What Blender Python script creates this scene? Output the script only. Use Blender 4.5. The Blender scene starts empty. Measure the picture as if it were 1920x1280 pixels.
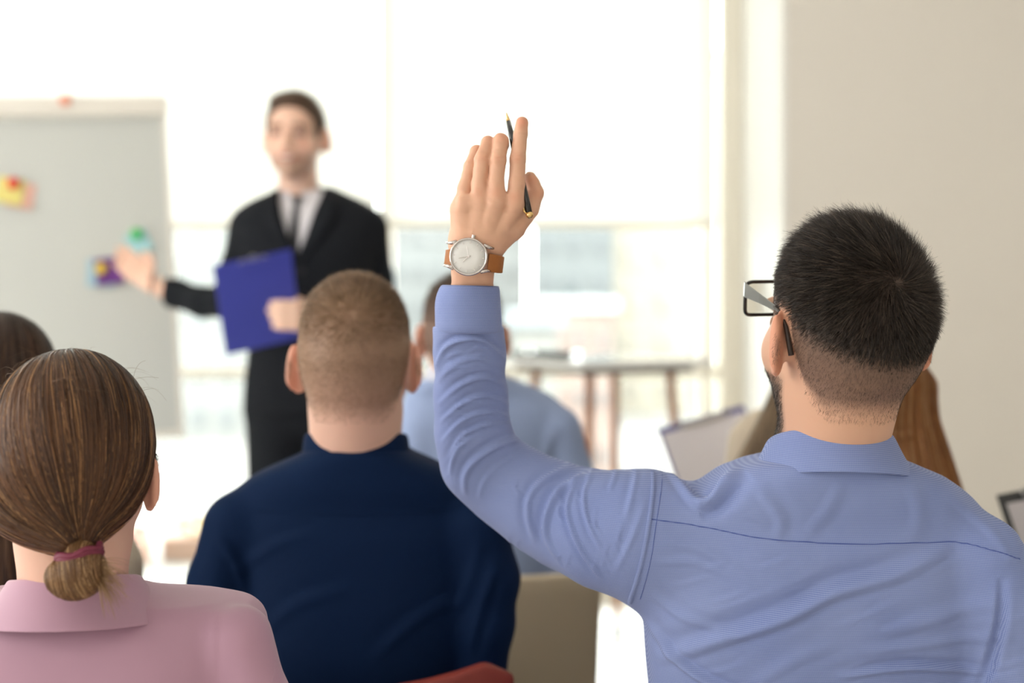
import bpy, math
import numpy as np
from mathutils import Vector
PI = math.pi
rng = np.random.default_rng(7)
C = bpy.context.scene.collection
sc = bpy.context.scene

# ---------------------------------------------------------------- camera, world, lights, exposure
CAM_H, FPX = 1.26, 50.0 / 36.0 * 1920.0
def W(px, py, d):
    """photo pixel at a depth in metres -> a point of the room"""
    return np.array([(px - 960.0) * d / FPX, d, CAM_H - (py - 553.0) * d / FPX])
cam_data = bpy.data.cameras.new('camera')
cam_data.lens = 50; cam_data.sensor_width = 36
cam_data.shift_y = -87.0 / 1920.0
cam_data.clip_start = 0.05; cam_data.clip_end = 500
cam_data.dof.use_dof = True; cam_data.dof.focus_distance = 1.565; cam_data.dof.aperture_fstop = 2.2
cam = bpy.data.objects.new('camera', cam_data); C.objects.link(cam)
cam.location = (0, 0, CAM_H); cam.rotation_euler = (PI / 2, 0, 0)
sc.camera = cam
sc.view_settings.view_transform = 'Standard'; sc.view_settings.look = 'None'
sc.view_settings.gamma = 1; sc.view_settings.exposure = 0.0; sc.view_settings.use_curve_mapping = False
world = bpy.data.worlds.new('overcast_daylight'); sc.world = world; world.use_nodes = True
bg = world.node_tree.nodes['Background']
bg.inputs['Color'].default_value = (1.0, 0.99, 0.965, 1); bg.inputs['Strength'].default_value = 12.0
def area(name, loc, rot, sx, sy, watt, col):
    l = bpy.data.lights.new(name, 'AREA'); l.shape = 'RECTANGLE'; l.size = sx; l.size_y = sy
    l.energy = watt; l.color = col
    o = bpy.data.objects.new(name, l); C.objects.link(o); o.location = loc; o.rotation_euler = rot
    return o
# unseen area lights added as fill, before the solid rear and left walls
area('fill_rear', (-0.9, -3.3, 1.7), (PI / 2, 0, 0), 4.6, 2.2, 20, (1.0, 0.98, 0.97))
area('fill_left', (-3.45, 0.9, 1.7), (PI / 2, 0, -PI / 2), 4.2, 2.2, 118, (1.0, 0.985, 0.97))

# ---------------------------------------------------------------- materials
def mat(name, col, rough=0.6, metal=0.0, spec=0.5, noise=None, bump=None, attr=False, sss=0, sheen=0, emit=0, alpha=1, coat=0):
    m = bpy.data.materials.new(name); m.use_nodes = True
    nt = m.node_tree; b = nt.nodes['Principled BSDF']
    b.inputs['Base Color'].default_value = (*col, 1); b.inputs['Roughness'].default_value = rough
    b.inputs['Metallic'].default_value = metal; b.inputs['Specular IOR Level'].default_value = spec
    if sss:
        b.inputs['Subsurface Weight'].default_value = sss
        b.inputs['Subsurface Radius'].default_value = (1, .35, .2); b.inputs['Subsurface Scale'].default_value = .008
    if sheen:
        b.inputs['Sheen Weight'].default_value = sheen; b.inputs['Sheen Roughness'].default_value = .5
    if coat: b.inputs['Coat Weight'].default_value = coat
    if emit:
        b.inputs['Emission Color'].default_value = (*col, 1); b.inputs['Emission Strength'].default_value = emit
    tc = nt.nodes.new('ShaderNodeTexCoord')
    src = None
    if attr:
        a = nt.nodes.new('ShaderNodeAttribute'); a.attribute_name = 'Col'; src = a.outputs['Color']
    if noise:                                       # noise = (scale, amount): mottles the own colour of the thing
        n = nt.nodes.new('ShaderNodeTexNoise'); n.inputs['Scale'].default_value = noise[0]; n.inputs['Detail'].default_value = 5
        nt.links.new(tc.outputs['Object'], n.inputs['Vector'])
        hs = nt.nodes.new('ShaderNodeHueSaturation')
        mr = nt.nodes.new('ShaderNodeMapRange'); mr.inputs['To Min'].default_value = 1 - noise[1]; mr.inputs['To Max'].default_value = 1 + noise[1]
        nt.links.new(n.outputs['Fac'], mr.inputs['Value']); nt.links.new(mr.outputs['Result'], hs.inputs['Value'])
        if src is not None: nt.links.new(src, hs.inputs['Color'])
        else: hs.inputs['Color'].default_value = (*col, 1)
        src = hs.outputs['Color']
    if src is not None: nt.links.new(src, b.inputs['Base Color'])
    if bump:                                        # bump = (scale, strength, distance)
        n = nt.nodes.new('ShaderNodeTexNoise'); n.inputs['Scale'].default_value = bump[0]; n.inputs['Detail'].default_value = 4
        nt.links.new(tc.outputs['Object'], n.inputs['Vector'])
        bp = nt.nodes.new('ShaderNodeBump'); bp.inputs['Strength'].default_value = bump[1]; bp.inputs['Distance'].default_value = bump[2]
        nt.links.new(n.outputs['Fac'], bp.inputs['Height']); nt.links.new(bp.outputs['Normal'], b.inputs['Normal'])
    return m
def srgb(r, g, b):
    f = lambda c: c / 12.92 if c <= .04045 else ((c + .055) / 1.055) ** 2.4
    return (f(r / 255), f(g / 255), f(b / 255))
def weave_mat(name, c1, c2, period, rough=.8, contrast=1.0, grain=(9, .06), sheen=.15):
    """cloth woven of two yarns: small staggered dots"""
    m = mat(name, c1, rough, sheen=sheen, spec=.15); nt = m.node_tree; b = nt.nodes['Principled BSDF']
    tc = nt.nodes.new('ShaderNodeTexCoord'); sep = nt.nodes.new('ShaderNodeSeparateXYZ')
    nt.links.new(tc.outputs['Object'], sep.inputs[0])
    def mth(op, a, bb=None):
        n = nt.nodes.new('ShaderNodeMath'); n.operation = op
        for i, v in enumerate((a, bb)):
            if v is None: continue
            if isinstance(v, (int, float)): n.inputs[i].default_value = v
            else: nt.links.new(v, n.inputs[i])
        return n.outputs[0]
    k = 2 * PI / period
    u = mth('ADD', sep.outputs['X'], mth('MULTIPLY', sep.outputs['Z'], .55))
    v = mth('ADD', sep.outputs['X'], mth('MULTIPLY', sep.outputs['Z'], -.9))
    su = mth('SINE', mth('MULTIPLY', u, k)); sv = mth('SINE', mth('MULTIPLY', v, k))
    f = mth('ADD', mth('MULTIPLY', mth('MULTIPLY', su, sv), .5 * contrast), .5)
    n = nt.nodes.new('ShaderNodeTexNoise'); n.inputs['Scale'].default_value = grain[0]; n.inputs['Detail'].default_value = 8
    nt.links.new(tc.outputs['Object'], n.inputs['Vector'])
    f2 = mth('ADD', f, mth('MULTIPLY', mth('SUBTRACT', n.outputs['Fac'], .5), grain[1] * 6))
    mx = nt.nodes.new('ShaderNodeMix'); mx.data_type = 'RGBA'; mx.clamp_factor = True
    mx.inputs[6].default_value = (*c1, 1); mx.inputs[7].default_value = (*c2, 1)
    nt.links.new(f2, mx.inputs[0]); nt.links.new(mx.outputs[2], b.inputs['Base Color'])
    bp = nt.nodes.new('ShaderNodeBump'); bp.inputs['Strength'].default_value = .25; bp.inputs['Distance'].default_value = .0004
    nt.links.new(f, bp.inputs['Height']); nt.links.new(bp.outputs['Normal'], b.inputs['Normal'])
    return m

# ---------------------------------------------------------------- objects
def link(name, me, m=None, parent=None, smooth=True):
    o = bpy.data.objects.new(name, me); C.objects.link(o)
    if m is not None and not me.materials: me.materials.append(m)
    if parent is not None: o.parent = parent
    if smooth and len(me.polygons): me.polygons.foreach_set('use_smooth', np.ones(len(me.polygons), bool))
    return o
def tag(o, label, cat, group=None, kind=None):
    o['label'] = label
    if cat: o['category'] = cat
    if group: o['group'] = group
    if kind: o['kind'] = kind
    return o
def empty(name, loc=(0, 0, 0)):
    o = bpy.data.objects.new(name, None); C.objects.link(o); o.location = loc; o.empty_display_size = .05
    return o
def npmesh(name, V, F, col=None):
    """V (n,3), F (m,3|4)"""
    me = bpy.data.meshes.new(name); V = np.asarray(V, np.float32); F = np.asarray(F, np.int32)
    k = F.shape[1]
    me.vertices.add(len(V)); me.vertices.foreach_set('co', V.ravel())
    me.loops.add(F.size); me.loops.foreach_set('vertex_index', F.ravel())
    me.polygons.add(len(F)); me.polygons.foreach_set('loop_start', np.arange(0, F.size, k, dtype=np.int32))
    me.update(calc_edges=True)
    if col is not None:
        a = me.color_attributes.new('Col', 'FLOAT_COLOR', 'POINT')
        c4 = np.ones((len(V), 4), np.float32); c4[:, :3] = col; a.data.foreach_set('color', c4.ravel())
    return me
class MB:
    """collects shapes into one mesh"""
    def __init__(s): s.v, s.f = [], []
    def add(s, V, F):
        n = len(s.v); s.v += [tuple(map(float, p)) for p in V]; s.f += [tuple(int(i) + n for i in f) for f in F]; return s
    def box(s, c, size, R=None, bev=0):
        c = np.array(c, float); h = np.array(size, float) / 2
        if bev:
            V = []; F = []
            prof = []
            for (zx, ins) in ((-1, bev), (-1, 0), (1, 0), (1, bev)):
                prof.append((zx * h[2] + (-zx) * (0 if ins else bev), ins))
            n = 0
            for z, ins in prof:
                a, b = h[0] - ins, h[1] - ins; q = bev * .7
                for x, y in ((-a, -b + q), (-a + q, -b), (a - q, -b), (a, -b + q), (a, b - q), (a - q, b), (-a + q, b), (-a, b - q)):
                    V.append((x, y, z))
            for r in range(3):
                for i in range(8):
                    j = (i + 1) % 8; F.append((r * 8 + i, r * 8 + j, r * 8 + 8 + j, r * 8 + 8 + i))
            F.append(tuple(range(7, -1, -1))); F.append(tuple(range(24, 32)))
        else:
            V = [(x * h[0], y * h[1], z * h[2]) for z in (-1, 1) for x, y in ((-1, -1), (1, -1), (1, 1), (-1, 1))]
            F = [(3, 2, 1, 0), (4, 5, 6, 7), (0, 1, 5, 4), (1, 2, 6, 5), (2, 3, 7, 6), (3, 0, 4, 7)]
        V = np.array(V)
        if R is not None: V = V @ np.array(R).T
        return s.add(V + c, F)
    def tube(s, pts, rad, n=10, sq=1.0):
        pts = [np.array(p, float) for p in pts]
        if np.isscalar(rad): rad = [rad] * len(pts)
        V, F = [], []; up = np.array([0, 0, 1.0])
        prev = None
        for i, p in enumerate(pts):
            t = (pts[min(i + 1, len(pts) - 1)] - pts[max(i - 1, 0)]); t = t / (np.linalg.norm(t) + 1e-12)
            if prev is None:
                a = np.cross(t, up)
                if np.linalg.norm(a) < .1: a = np.cross(t, (0, 1, 0))
            else: a = prev - t * np.dot(prev, t)
            a = a / np.linalg.norm(a); b = np.cross(t, a); prev = a
            for k in range(n):
                q = 2 * PI * k / n; V.append(p + (a * math.cos(q) + b * sq * math.sin(q)) * rad[i])
        for i in range(len(pts) - 1):
            for k in range(n):
                j = (k + 1) % n; F.append((i * n + k, i * n + j, i * n + n + j, i * n + n + k))
        F.append(tuple(range(n))[::-1]); F.append(tuple((len(pts) - 1) * n + k for k in range(n)))
        return s.add(V, F)
    def build(s, name, m=None, parent=None, smooth=False, bevel=0):
        me = bpy.data.meshes.new(name); me.from_pydata(s.v, [], s.f); me.update()
        o = link(name, me, m, parent, smooth)
        if bevel:
            md = o.modifiers.new('bevel', 'BEVEL'); md.width = bevel; md.segments = 2; md.limit_method = 'ANGLE'
        return o
def rot(yaw=0, pitch=0, roll=0):
    y, p, r = map(math.radians, (yaw, pitch, roll))
    Rz = np.array([[math.cos(y), -math.sin(y), 0], [math.sin(y), math.cos(y), 0], [0, 0, 1]])
    Rx = np.array([[1, 0, 0], [0, math.cos(p), -math.sin(p)], [0, math.sin(p), math.cos(p)]])
    Ry = np.array([[math.cos(r), 0, math.sin(r)], [0, 1, 0], [-math.sin(r), 0, math.cos(r)]])
    return Rz @ Rx @ Ry

# ---------------------------------------------------------------- distance-field modelling: smooth bodies and clothes
def smin(a, b, k):
    h = np.maximum(k - np.abs(a - b), 0) / k
    return np.minimum(a, b) - h * h * k * .25
def smax(a, b, k): return -smin(-a, -b, k)
def ell(P, c, r, R=None):
    q = P - np.asarray(c, np.float32)
    if R is not None: q = q @ np.asarray(R, np.float32)
    r = np.asarray(r, np.float32)
    k0 = np.sqrt(((q / r) ** 2).sum(1)); k1 = np.sqrt(((q / (r * r)) ** 2).sum(1))
    return k0 * (k0 - 1) / (k1 + 1e-9)
def cone(P, a, b, ra, rb):
    a = np.asarray(a, np.float32); b = np.asarray(b, np.float32)
    pa = P - a; ba = b - a; h = np.clip(pa @ ba / (ba @ ba), 0, 1).astype(np.float32)
    return np.sqrt(((pa - h[:, None] * ba) ** 2).sum(1)) - (ra + (rb - ra) * h)
def tubef(P, pts, rad, k=.008):
    d = None
    for i in range(len(pts) - 1):
        e = cone(P, pts[i], pts[i + 1], rad[i], rad[i + 1]); d = e if d is None else smin(d, e, k)
    return d
def loftf(P, rows, n=2.5):
    """rows (z, xl, xr, yc, b), sorted upwards: a body given by its outline at each height"""
    R = np.array(sorted(rows), np.float32); z = P[:, 2]
    xl = np.interp(z, R[:, 0], R[:, 1]); xr = np.interp(z, R[:, 0], R[:, 2]); yc = np.interp(z, R[:, 0], R[:, 3]); b = np.interp(z, R[:, 0], R[:, 4])
    a = (xr - xl) / 2; cx = (xr + xl) / 2
    q = (np.abs((P[:, 0] - cx) / a) ** n + np.abs((P[:, 1] - yc) / b) ** n) ** (1 / n)
    d = (q - 1) * np.minimum(a, b)
    d = np.maximum(d, z - R[-1, 0]); d = np.maximum(d, R[0, 0] - z)
    return d.astype(np.float32)
def densify(rows, m=4):
    """smooth spline through the rows so that outlines do not kink"""
    R = np.array(sorted(rows), float); z = R[:, 0]; out = []
    for i in range(len(R) - 1):
        p0 = R[max(i - 1, 0)]; p1 = R[i]; p2 = R[i + 1]; p3 = R[min(i + 2, len(R) - 1)]
        for j in range(m):
            t = j / m; h = z[i + 1] - z[i]
            m1 = (p2 - p0) / max(p2[0] - p0[0], 1e-6) * h; m2 = (p3 - p1) / max(p3[0] - p1[0], 1e-6) * h
            q = (2 * t ** 3 - 3 * t * t + 1) * p1 + (t ** 3 - 2 * t * t + t) * m1 + (-2 * t ** 3 + 3 * t * t) * p2 + (t ** 3 - t * t) * m2
            q[0] = z[i] + t * h; out.append(tuple(q))
    out.append(tuple(R[-1])); return out
def grid_mesh(f, lo, hi, h, B=6, slack=1.9):
    """surface nets over the zero set of f inside the box; only blocks near the surface are evaluated"""
    lo = np.array(lo, float); hi = np.array(hi, float)
    nb = np.maximum(np.ceil((hi - lo) / (h * B)).astype(int), 1); n = nb * B + 1
    g = [np.arange(nb[i]) * B * h + lo[i] + B * h / 2 for i in range(3)]
    X = np.stack(np.meshgrid(*g, indexing='ij'), -1).reshape(-1, 3).astype(np.float32)
    dc = np.concatenate([f(X[i:i + 400000]) for i in range(0, len(X), 400000)])
    act = np.abs(dc) < B * h * .87 * slack
    D = np.repeat(np.repeat(np.repeat(np.where(dc < 0, -9., 9.).reshape(nb).astype(np.float32), B, 0), B, 1), B, 2)
    D = np.pad(D, ((0, 1), (0, 1), (0, 1)), mode='edge')
    ids = np.argwhere(act.reshape(nb))
    o = np.arange(B + 1); off = np.stack(np.meshgrid(o, o, o, indexing='ij'), -1).reshape(-1, 3)
    for s in range(0, len(ids), 1500):
        q = (ids[s:s + 1500, None, :] * B + off[None]).reshape(-1, 3)
        D[q[:, 0], q[:, 1], q[:, 2]] = f((q * h + lo).astype(np.float32))
    S = D < 0
    c = [(a, b, d) for a in (0, 1) for b in (0, 1) for d in (0, 1)]
    sl = lambda a, b, d: (slice(a, n[0] - 1 + a), slice(b, n[1] - 1 + b), slice(d, n[2] - 1 + d))
    cnt = sum(S[sl(*q)].astype(np.int8) for q in c)
    cells = np.argwhere((cnt > 0) & (cnt < 8))
    acc = np.zeros((len(cells), 3)); num = np.zeros(len(cells))
    for a in range(3):
        for u in (0, 1):
            for v in (0, 1):
                oa = [0, 0, 0]; oa[(a + 1) % 3] = u; oa[(a + 2) % 3] = v; ob = list(oa); ob[a] = 1
                ia = cells + oa; ib = cells + ob
                da = D[ia[:, 0], ia[:, 1], ia[:, 2]]; db = D[ib[:, 0], ib[:, 1], ib[:, 2]]
                m = (da < 0) != (db < 0); t = np.where(m, da / np.where(m, da - db, 1), 0)
                p = np.array(oa)[None] + t[:, None] * (np.array(ob) - np.array(oa))[None]
                acc += p * m[:, None]; num += m
    V = (cells + acc / np.maximum(num, 1)[:, None]) * h + lo
    idx = -np.ones(n - 1, np.int32); idx[cells[:, 0], cells[:, 1], cells[:, 2]] = np.arange(len(cells))
    F = []
    for a in range(3):
        b, e = (a + 1) % 3, (a + 2) % 3
        s0 = [slice(None)] * 3; s1 = [slice(None)] * 3; s0[a] = slice(0, n[a] - 1); s1[a] = slice(1, n[a])
        ch = S[tuple(s0)] != S[tuple(s1)]; q = np.argwhere(ch)
        q = q[(q[:, b] > 0) & (q[:, e] > 0) & (q[:, b] < n[b] - 1) & (q[:, e] < n[e] - 1)]
        inside = S[q[:, 0], q[:, 1], q[:, 2]]
        def at(db, de):
            r = q.copy(); r[:, b] -= db; r[:, e] -= de; return idx[r[:, 0], r[:, 1], r[:, 2]]
        qa = np.stack([at(1, 1), at(0, 1), at(0, 0), at(1, 0)], 1)
        qa[~inside] = qa[~inside][:, ::-1]; F.append(qa)
    F = np.concatenate(F); F = F[(F >= 0).all(1)]
    return V, F
def vnormals(V, F):
    N = np.zeros_like(V)
    a = V[F[:, 2]] - V[F[:, 0]]; b = V[F[:, 3]] - V[F[:, 1]]; n = np.cross(a, b)
    for i in range(4): np.add.at(N, F[:, i], n)
    return N / (np.linalg.norm(N, axis=1, keepdims=True) + 1e-12)
def smoothv(V, F, it=1, lam=.5):
    for _ in range(it):
        A = np.zeros_like(V); c = np.zeros(len(V))
        for i in range(4):
            j = (i + 1) % 4
            np.add.at(A, F[:, i], V[F[:, j]]); np.add.at(A, F[:, j], V[F[:, i]])
            c += np.bincount(F[:, i], minlength=len(V)) + np.bincount(F[:, j], minlength=len(V))
        V = V * (1 - lam) + lam * A / np.maximum(c, 1)[:, None]
    return V
def grad(f, P, e=.0015):
    P = P.astype(np.float32); g = np.stack([f(P + np.eye(3, dtype=np.float32)[i] * e) - f(P - np.eye(3, dtype=np.float32)[i] * e) for i in range(3)], 1)
    return g / (np.linalg.norm(g, axis=1, keepdims=True) + 1e-9)
def project(f, P, it=4, off=0.0):
    P = np.array(P, np.float32)
    for _ in range(it): P = P - (f(P) - off)[:, None] * grad(f, P) * .9
    return P
def polydist(X, Z, pts):
    """signed distance in the x-z plane to a polyline, and the position along it 0..1"""
    best = np.full(len(X), 9.); sg = np.zeros(len(X)); tt = np.zeros(len(X))
    L = [np.hypot(pts[i + 1][0] - pts[i][0], pts[i + 1][1] - pts[i][1]) for i in range(len(pts) - 1)]; T = sum(L); acc = 0
    for i in range(len(pts) - 1):
        ax, az = pts[i]; bx, bz = pts[i + 1]; dx, dz = bx - ax, bz - az; l2 = dx * dx + dz * dz
        h = np.clip(((X - ax) * dx + (Z - az) * dz) / l2, 0, 1); ex = X - ax - h * dx; ez = Z - az - h * dz
        d = np.hypot(ex, ez); m = d < best; best[m] = d[m]; sg[m] = np.sign(dx * ez - dz * ex)[m]; tt[m] = ((acc + h * L[i]) / T)[m]; acc += L[i]
    return best * sg, tt
def spline(pts, m=8):
    P = [np.array(p, float) for p in pts]; out = []
    for i in range(len(P) - 1):
        p0, p1, p2, p3 = P[max(i - 1, 0)], P[i], P[i + 1], P[min(i + 2, len(P) - 1)]
        for j in range(m):
            t = j / m; out.append(.5 * (2 * p1 + (p2 - p0) * t + (2 * p0 - 5 * p1 + 4 * p2 - p3) * t * t + (3 * p1 - p0 - 3 * p2 + p3) * t ** 3))
    out.append(P[-1]); return out
def vnoise(P, s, seed=0):
    """cheap smooth noise from summed sines"""
    r = np.random.default_rng(seed); o = np.zeros(len(P))
    for _ in range(7):
        k = r.normal(size=3); k = k / np.linalg.norm(k) * s * r.uniform(.6, 1.7); o += np.sin(P @ k + r.uniform(0, 6.28))
    return o / 3.5
# ---------------------------------------------------------------- hair
def ribbons(name, Pts, Wd, col, m, parent, fixed_side=None):
    """Pts (n, s, 3) strands, Wd widths (s,), col (n,3): tapered strands in one mesh"""
    n, s, _ = Pts.shape
    T = np.gradient(Pts, axis=1); T /= np.linalg.norm(T, axis=2, keepdims=True) + 1e-9
    if fixed_side is None:
        r = rng.normal(size=(n, 1, 3)); Sd = np.cross(T, np.repeat(r, s, 1))
    else: Sd = np.cross(T, fixed_side)
    Sd /= np.linalg.norm(Sd, axis=2, keepdims=True) + 1e-9
    w = np.asarray(Wd).reshape(1, -1, 1) * rng.uniform(.7, 1.3, (n, 1, 1))
    A = Pts + Sd * w / 2; B = Pts - Sd * w / 2
    V = np.stack([A, B], 2).reshape(-1, 3)
    base = np.arange(n)[:, None] * s * 2 + np.arange(s - 1)[None] * 2
    F = np.stack([base, base + 1, base + 3, base + 2], -1).reshape(-1, 4)
    o = link(name, npmesh(name, V, F, np.repeat(col, s * 2, 0)), m, parent)
    return o
def seeds(V, F, n, weight=None):
    c = V[F].mean(1); nn = np.cross(V[F[:, 2]] - V[F[:, 0]], V[F[:, 3]] - V[F[:, 1]]); ar = np.linalg.norm(nn, axis=1)
    w = ar if weight is None else ar * weight(c)
    w = w / w.sum(); i = rng.choice(len(F), n, p=w)
    u = rng.random((n, 1)); v = rng.random((n, 1)); q = V[F[i]]
    P = (q[:, 0] * (1 - u) + q[:, 1] * u) * (1 - v) + (q[:, 3] * (1 - u) + q[:, 2] * u) * v
    return P, nn[i] / (ar[i][:, None] + 1e-12)
# ---------------------------------------------------------------- people: anatomy
def head_local(P, w=False, flare=27, out=.0838):
    """head without neck; origin between the ears, x right, y forward, z up"""
    Q = P.copy(); Q[:, 0] = np.abs(Q[:, 0])
    fw = .92 if w else 1.0
    d = ell(Q, (0, -.012, .043), (.077, .098, .089))
    d = smin(d, ell(Q, (0, -.036, .008), (.068, .072, .066)), .03)
    d = smin(d, ell(Q, (0, .034, -.018), (.058 * fw, .06, .083)), .02)
    d = smin(d, ell(Q, (.0, .018, -.058), (.058 * fw, .058, .038)), .02)
    d = smin(d, ell(Q, (0, .076, -.089), (.022, .018, .018)), .02)
    d = smin(d, ell(Q, (.045 * fw, .050, -.020), (.0215, .026, .026)), .02)
    d = smin(d, ell(Q, (.026, .082, .031), (.028, .014, .009)), .014)
    d = smax(d, -ell(Q, (.032, .102, .009), (.019, .014, .012)), .014)
    d = smin(d, ell(Q, (.031, .080, .008), (.0145, .0125, .0125)), .003)
    d = smin(d, cone(Q, (0, .088, .016), (0, .111, -.024), .007, .0105), .012)
    d = smin(d, ell(Q, (.0125, .101, -.027), (.0075, .009, .0075)), .006)
    d = smin(d, ell(Q, (0, .090, -.049), (.024, .011, .0065)), .008)
    d = smin(d, ell(Q, (0, .088, -.062), (.020, .011, .0075)), .008)
    d = smax(d, -ell(Q, (0, .104, -.0555), (.022, .007, .0018)), .004)
    # ear: thin tilted shell with a hollow, a rim and a lobe
    a = math.radians(flare); t = math.radians(10); Q0 = Q
    if w: Q = Q * 1.18 - np.array([.083, -.013, .0], np.float32) * .18
    n = np.array([math.cos(a), math.sin(a), 0]); f = np.array([-math.sin(a), math.cos(a), 0]); u = np.array([0, 0, 1.])
    f2 = f * math.cos(t) + u * math.sin(t) * -1; u2 = u * math.cos(t) + f * math.sin(t) * -1
    R = np.stack([n, f2, u2], 1); c = np.array([out, -.013, .002])
    e = ell(Q, c, (.0055, .0175, .032), R)
    e = smin(e, ell(Q, c + n * .003 - f * .009 + u2 * .004, (.005, .0055, .026), R), .005)
    e = smin(e, ell(Q, c - u2 * .026 + f * .004, (.0055, .009, .012), R), .008)
    e = smax(e, -ell(Q, c + n * .007 + f * .004 + u2 * .002, (.006, .010, .021), R), .004)
    e = smin(e, cone(Q, (.070, -.008, -.004), (.082, -.010, .0), .013, .008), .01)
    return smin(d, e, .006)
def neck_local(P, r=.058): return cone(P, (0, -.022, -.03), (0, -.050, -.19), r, r + .004)
def make_head(o, R, s, w=False, neck=.058, neck_to=None, ear=(27, .0838)):
    o = np.array(o, float); R = np.array(R)
    Rf = R.astype(np.float32); of = o.astype(np.float32)
    a = o + R @ np.array([0, -.024, -.02]) * s
    b = np.array(neck_to) if neck_to is not None else o + R @ np.array([0, -.05, -.19]) * s
    def loc(P): return (P - of) @ Rf / s
    def f(P):
        q = loc(P.astype(np.float32)); return smin(head_local(q, w, *ear) * s, cone(P, a, b, neck, neck + .003), .022)
    return f, loc, (lambda q: np.asarray(q) @ R.T * s + o)
HL_Y = [-.13, -.05, -.034, -.022, .006, .014, .032, .048, .072, .1]
HL_Z = [-.070, -.072, -.050, .036, .038, .000, -.012, .045, .078, .088]
def hairline(q): return q[:, 2] - np.interp(q[:, 1], HL_Y, HL_Z)
SKIN = {'fair': srgb(232, 192, 172), 'pink': srgb(226, 184, 164), 'tan': srgb(220, 174, 147)}
def skin_colors(q, base, beard=0.0, stub=None, stub_col=(.05, .035, .028), z_mask=-.12):
    """own colouring with painted ear glow and eye-socket shade: lips, brows, eyes, beard shade, short-cropped sides"""
    c = np.tile(np.array(base), (len(q), 1)); ax = np.abs(q[:, 0])
    def mixc(m, col): nonlocal c; m = np.clip(m, 0, 1)[:, None]; c = c * (1 - m) + np.array(col) * m
    hd = q[:, 2] > z_mask
    ear = np.clip((ax - .077) / .006, 0, 1) * (q[:, 1] < .02) * (np.abs(q[:, 2]) < .05)
    mixc(ear * .55, (base[0] * .95, base[1] * .62, base[2] * .55))  # ear redness, partly backlight glow painted into the skin
    fr = (q[:, 1] > .055) & hd
    mixc(fr * np.exp(-((ax - .045) / .018) ** 2 - ((q[:, 2] + .02) / .018) ** 2) * .35, (base[0], base[1] * .6, base[2] * .55))
    mixc(fr * np.clip(1.3 - np.abs((q[:, 2] + .055) / .012) - ax / .045, 0, 1) * 1.5, (base[0] * .72, base[1] * .42, base[2] * .4))
    if beard:
        m = np.clip((.0 - q[:, 2] - .035 + q[:, 1] * .0) / .02, 0, 1) * np.clip((q[:, 1] - .005) / .02, 0, 1) * hd
        m = m * (1 - np.exp(-((q[:, 2] + .055) / .009) ** 2 - (ax / .028) ** 2)); mixc(m * beard, stub_col)
    brow = fr * np.exp(-((q[:, 2] - .031 + (ax - .03) ** 2 * 6) / .0055) ** 2) * ((ax > .012) & (ax < .05)); mixc(brow * .9, stub_col)
    eye = fr & (((ax - .032) / .0145) ** 2 + ((q[:, 2] - .008) / .0065) ** 2 < 1) & (q[:, 1] > .084)
    mixc(eye.astype(float), (.62, .58, .55)); mixc((eye & ((ax - .032) ** 2 + (q[:, 2] - .008) ** 2 < .0058 ** 2)).astype(float), (.04, .03, .025))
    mixc(fr * np.exp(-((ax - .031) / .019) ** 2 - ((q[:, 2] - .012) / .012) ** 2) * .55, (base[0] * .45, base[1] * .32, base[2] * .28))  # shade of the eye sockets mixed into the colour
    lid = fr & (np.abs(((ax - .032) / .0155) ** 2 + ((q[:, 2] - .009) / .0085) ** 2 - 1) < .35); mixc(lid * .7, (base[0] * .35, base[1] * .25, base[2] * .22))
    if stub is not None: mixc(stub(q) * hd, stub_col)
    return c
def finger_tubes(P0, U, Vv, Wn, s=1.0, curl=(.5, .6, .4), spread=.06, thumb=.6, which=None):
    """hand frame: P0 wrist, U along the fingers, Vv to the thumb side, Wn the way the palm faces"""
    P0, U, Vv, Wn = (np.array(a, float) for a in (P0, U, Vv, Wn)); T = []
    pt = lambda u, v, w=0: P0 + (U * u + Vv * v + Wn * w) * s
    for i, (v, L, r) in enumerate(((.028, .072, .0085), (.0095, .080, .0088), (-.0095, .075, .0083), (-.027, .060, .0072))):
        p = pt(.088 - abs(v - .01) * .25, v); a = 0; dv = (v - .002) * spread * 20
        pts = [pt(.01, v * .55), p]; rad = [r + .004, r + .003]
        for j, fr in enumerate((.45, .30, .25)):
            a += curl[j]; d = U * math.cos(a) + Wn * math.sin(a) + Vv * dv * .15; p = p + d * L * fr * s; pts.append(p); rad.append(r * (.97, .9, .82)[j])
        T.append((pts, [x * s for x in rad]))
    T.append(([pt(.012, .012, .004), pt(.045, .040, .010 + .01 * thumb), pt(.072, .052 - .012 * thumb, .014 + .02 * thumb), pt(.092, .050 - .03 * thumb, .016 + .03 * thumb)], [.014 * s, .012 * s, .0105 * s, .009 * s]))
    return T
def hand_sdf(P, T, P0, P1=None, rw=.024):
    d = None
    for pts, rad in T:
        e = tubef(P, pts, rad, .004); d = e if d is None else smin(d, e, .006)
    return d
def shade_body(m): return m
M_skin = mat('skin', (.8, .6, .5), .5, spec=.35, attr=True, sss=.12, bump=(260, .12, .0006))
M_hair = mat('hair_strands', (.1, .06, .04), .42, spec=.35, attr=True)
M_scalp = mat('hair_mass', (.1, .06, .04), .7, spec=.15, attr=True)
M_eye = mat('dark_shoe_leather', (.02, .018, .016), .35)
def legs_fn(hx, hy, kx, ky, standing=False, sole=.03, spread=.1):
    if standing: return None
    def g(P):
        d = None
        for s in (-1, 1):
            hip = np.array([hx + s * .085, hy + .02, .545]); kn = np.array([kx + s * (spread + .02), ky, .53]); an = np.array([kx + s * (spread + .01), ky - .03, .115])
            e = smin(cone(P, hip, kn, .088, .064), cone(P, kn, an, .062, .046), .03); d = e if d is None else smin(d, e, .02)
        return smin(d, ell(P, (hx, hy, .56), (.175, .125, .11)), .05)
    return g
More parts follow.
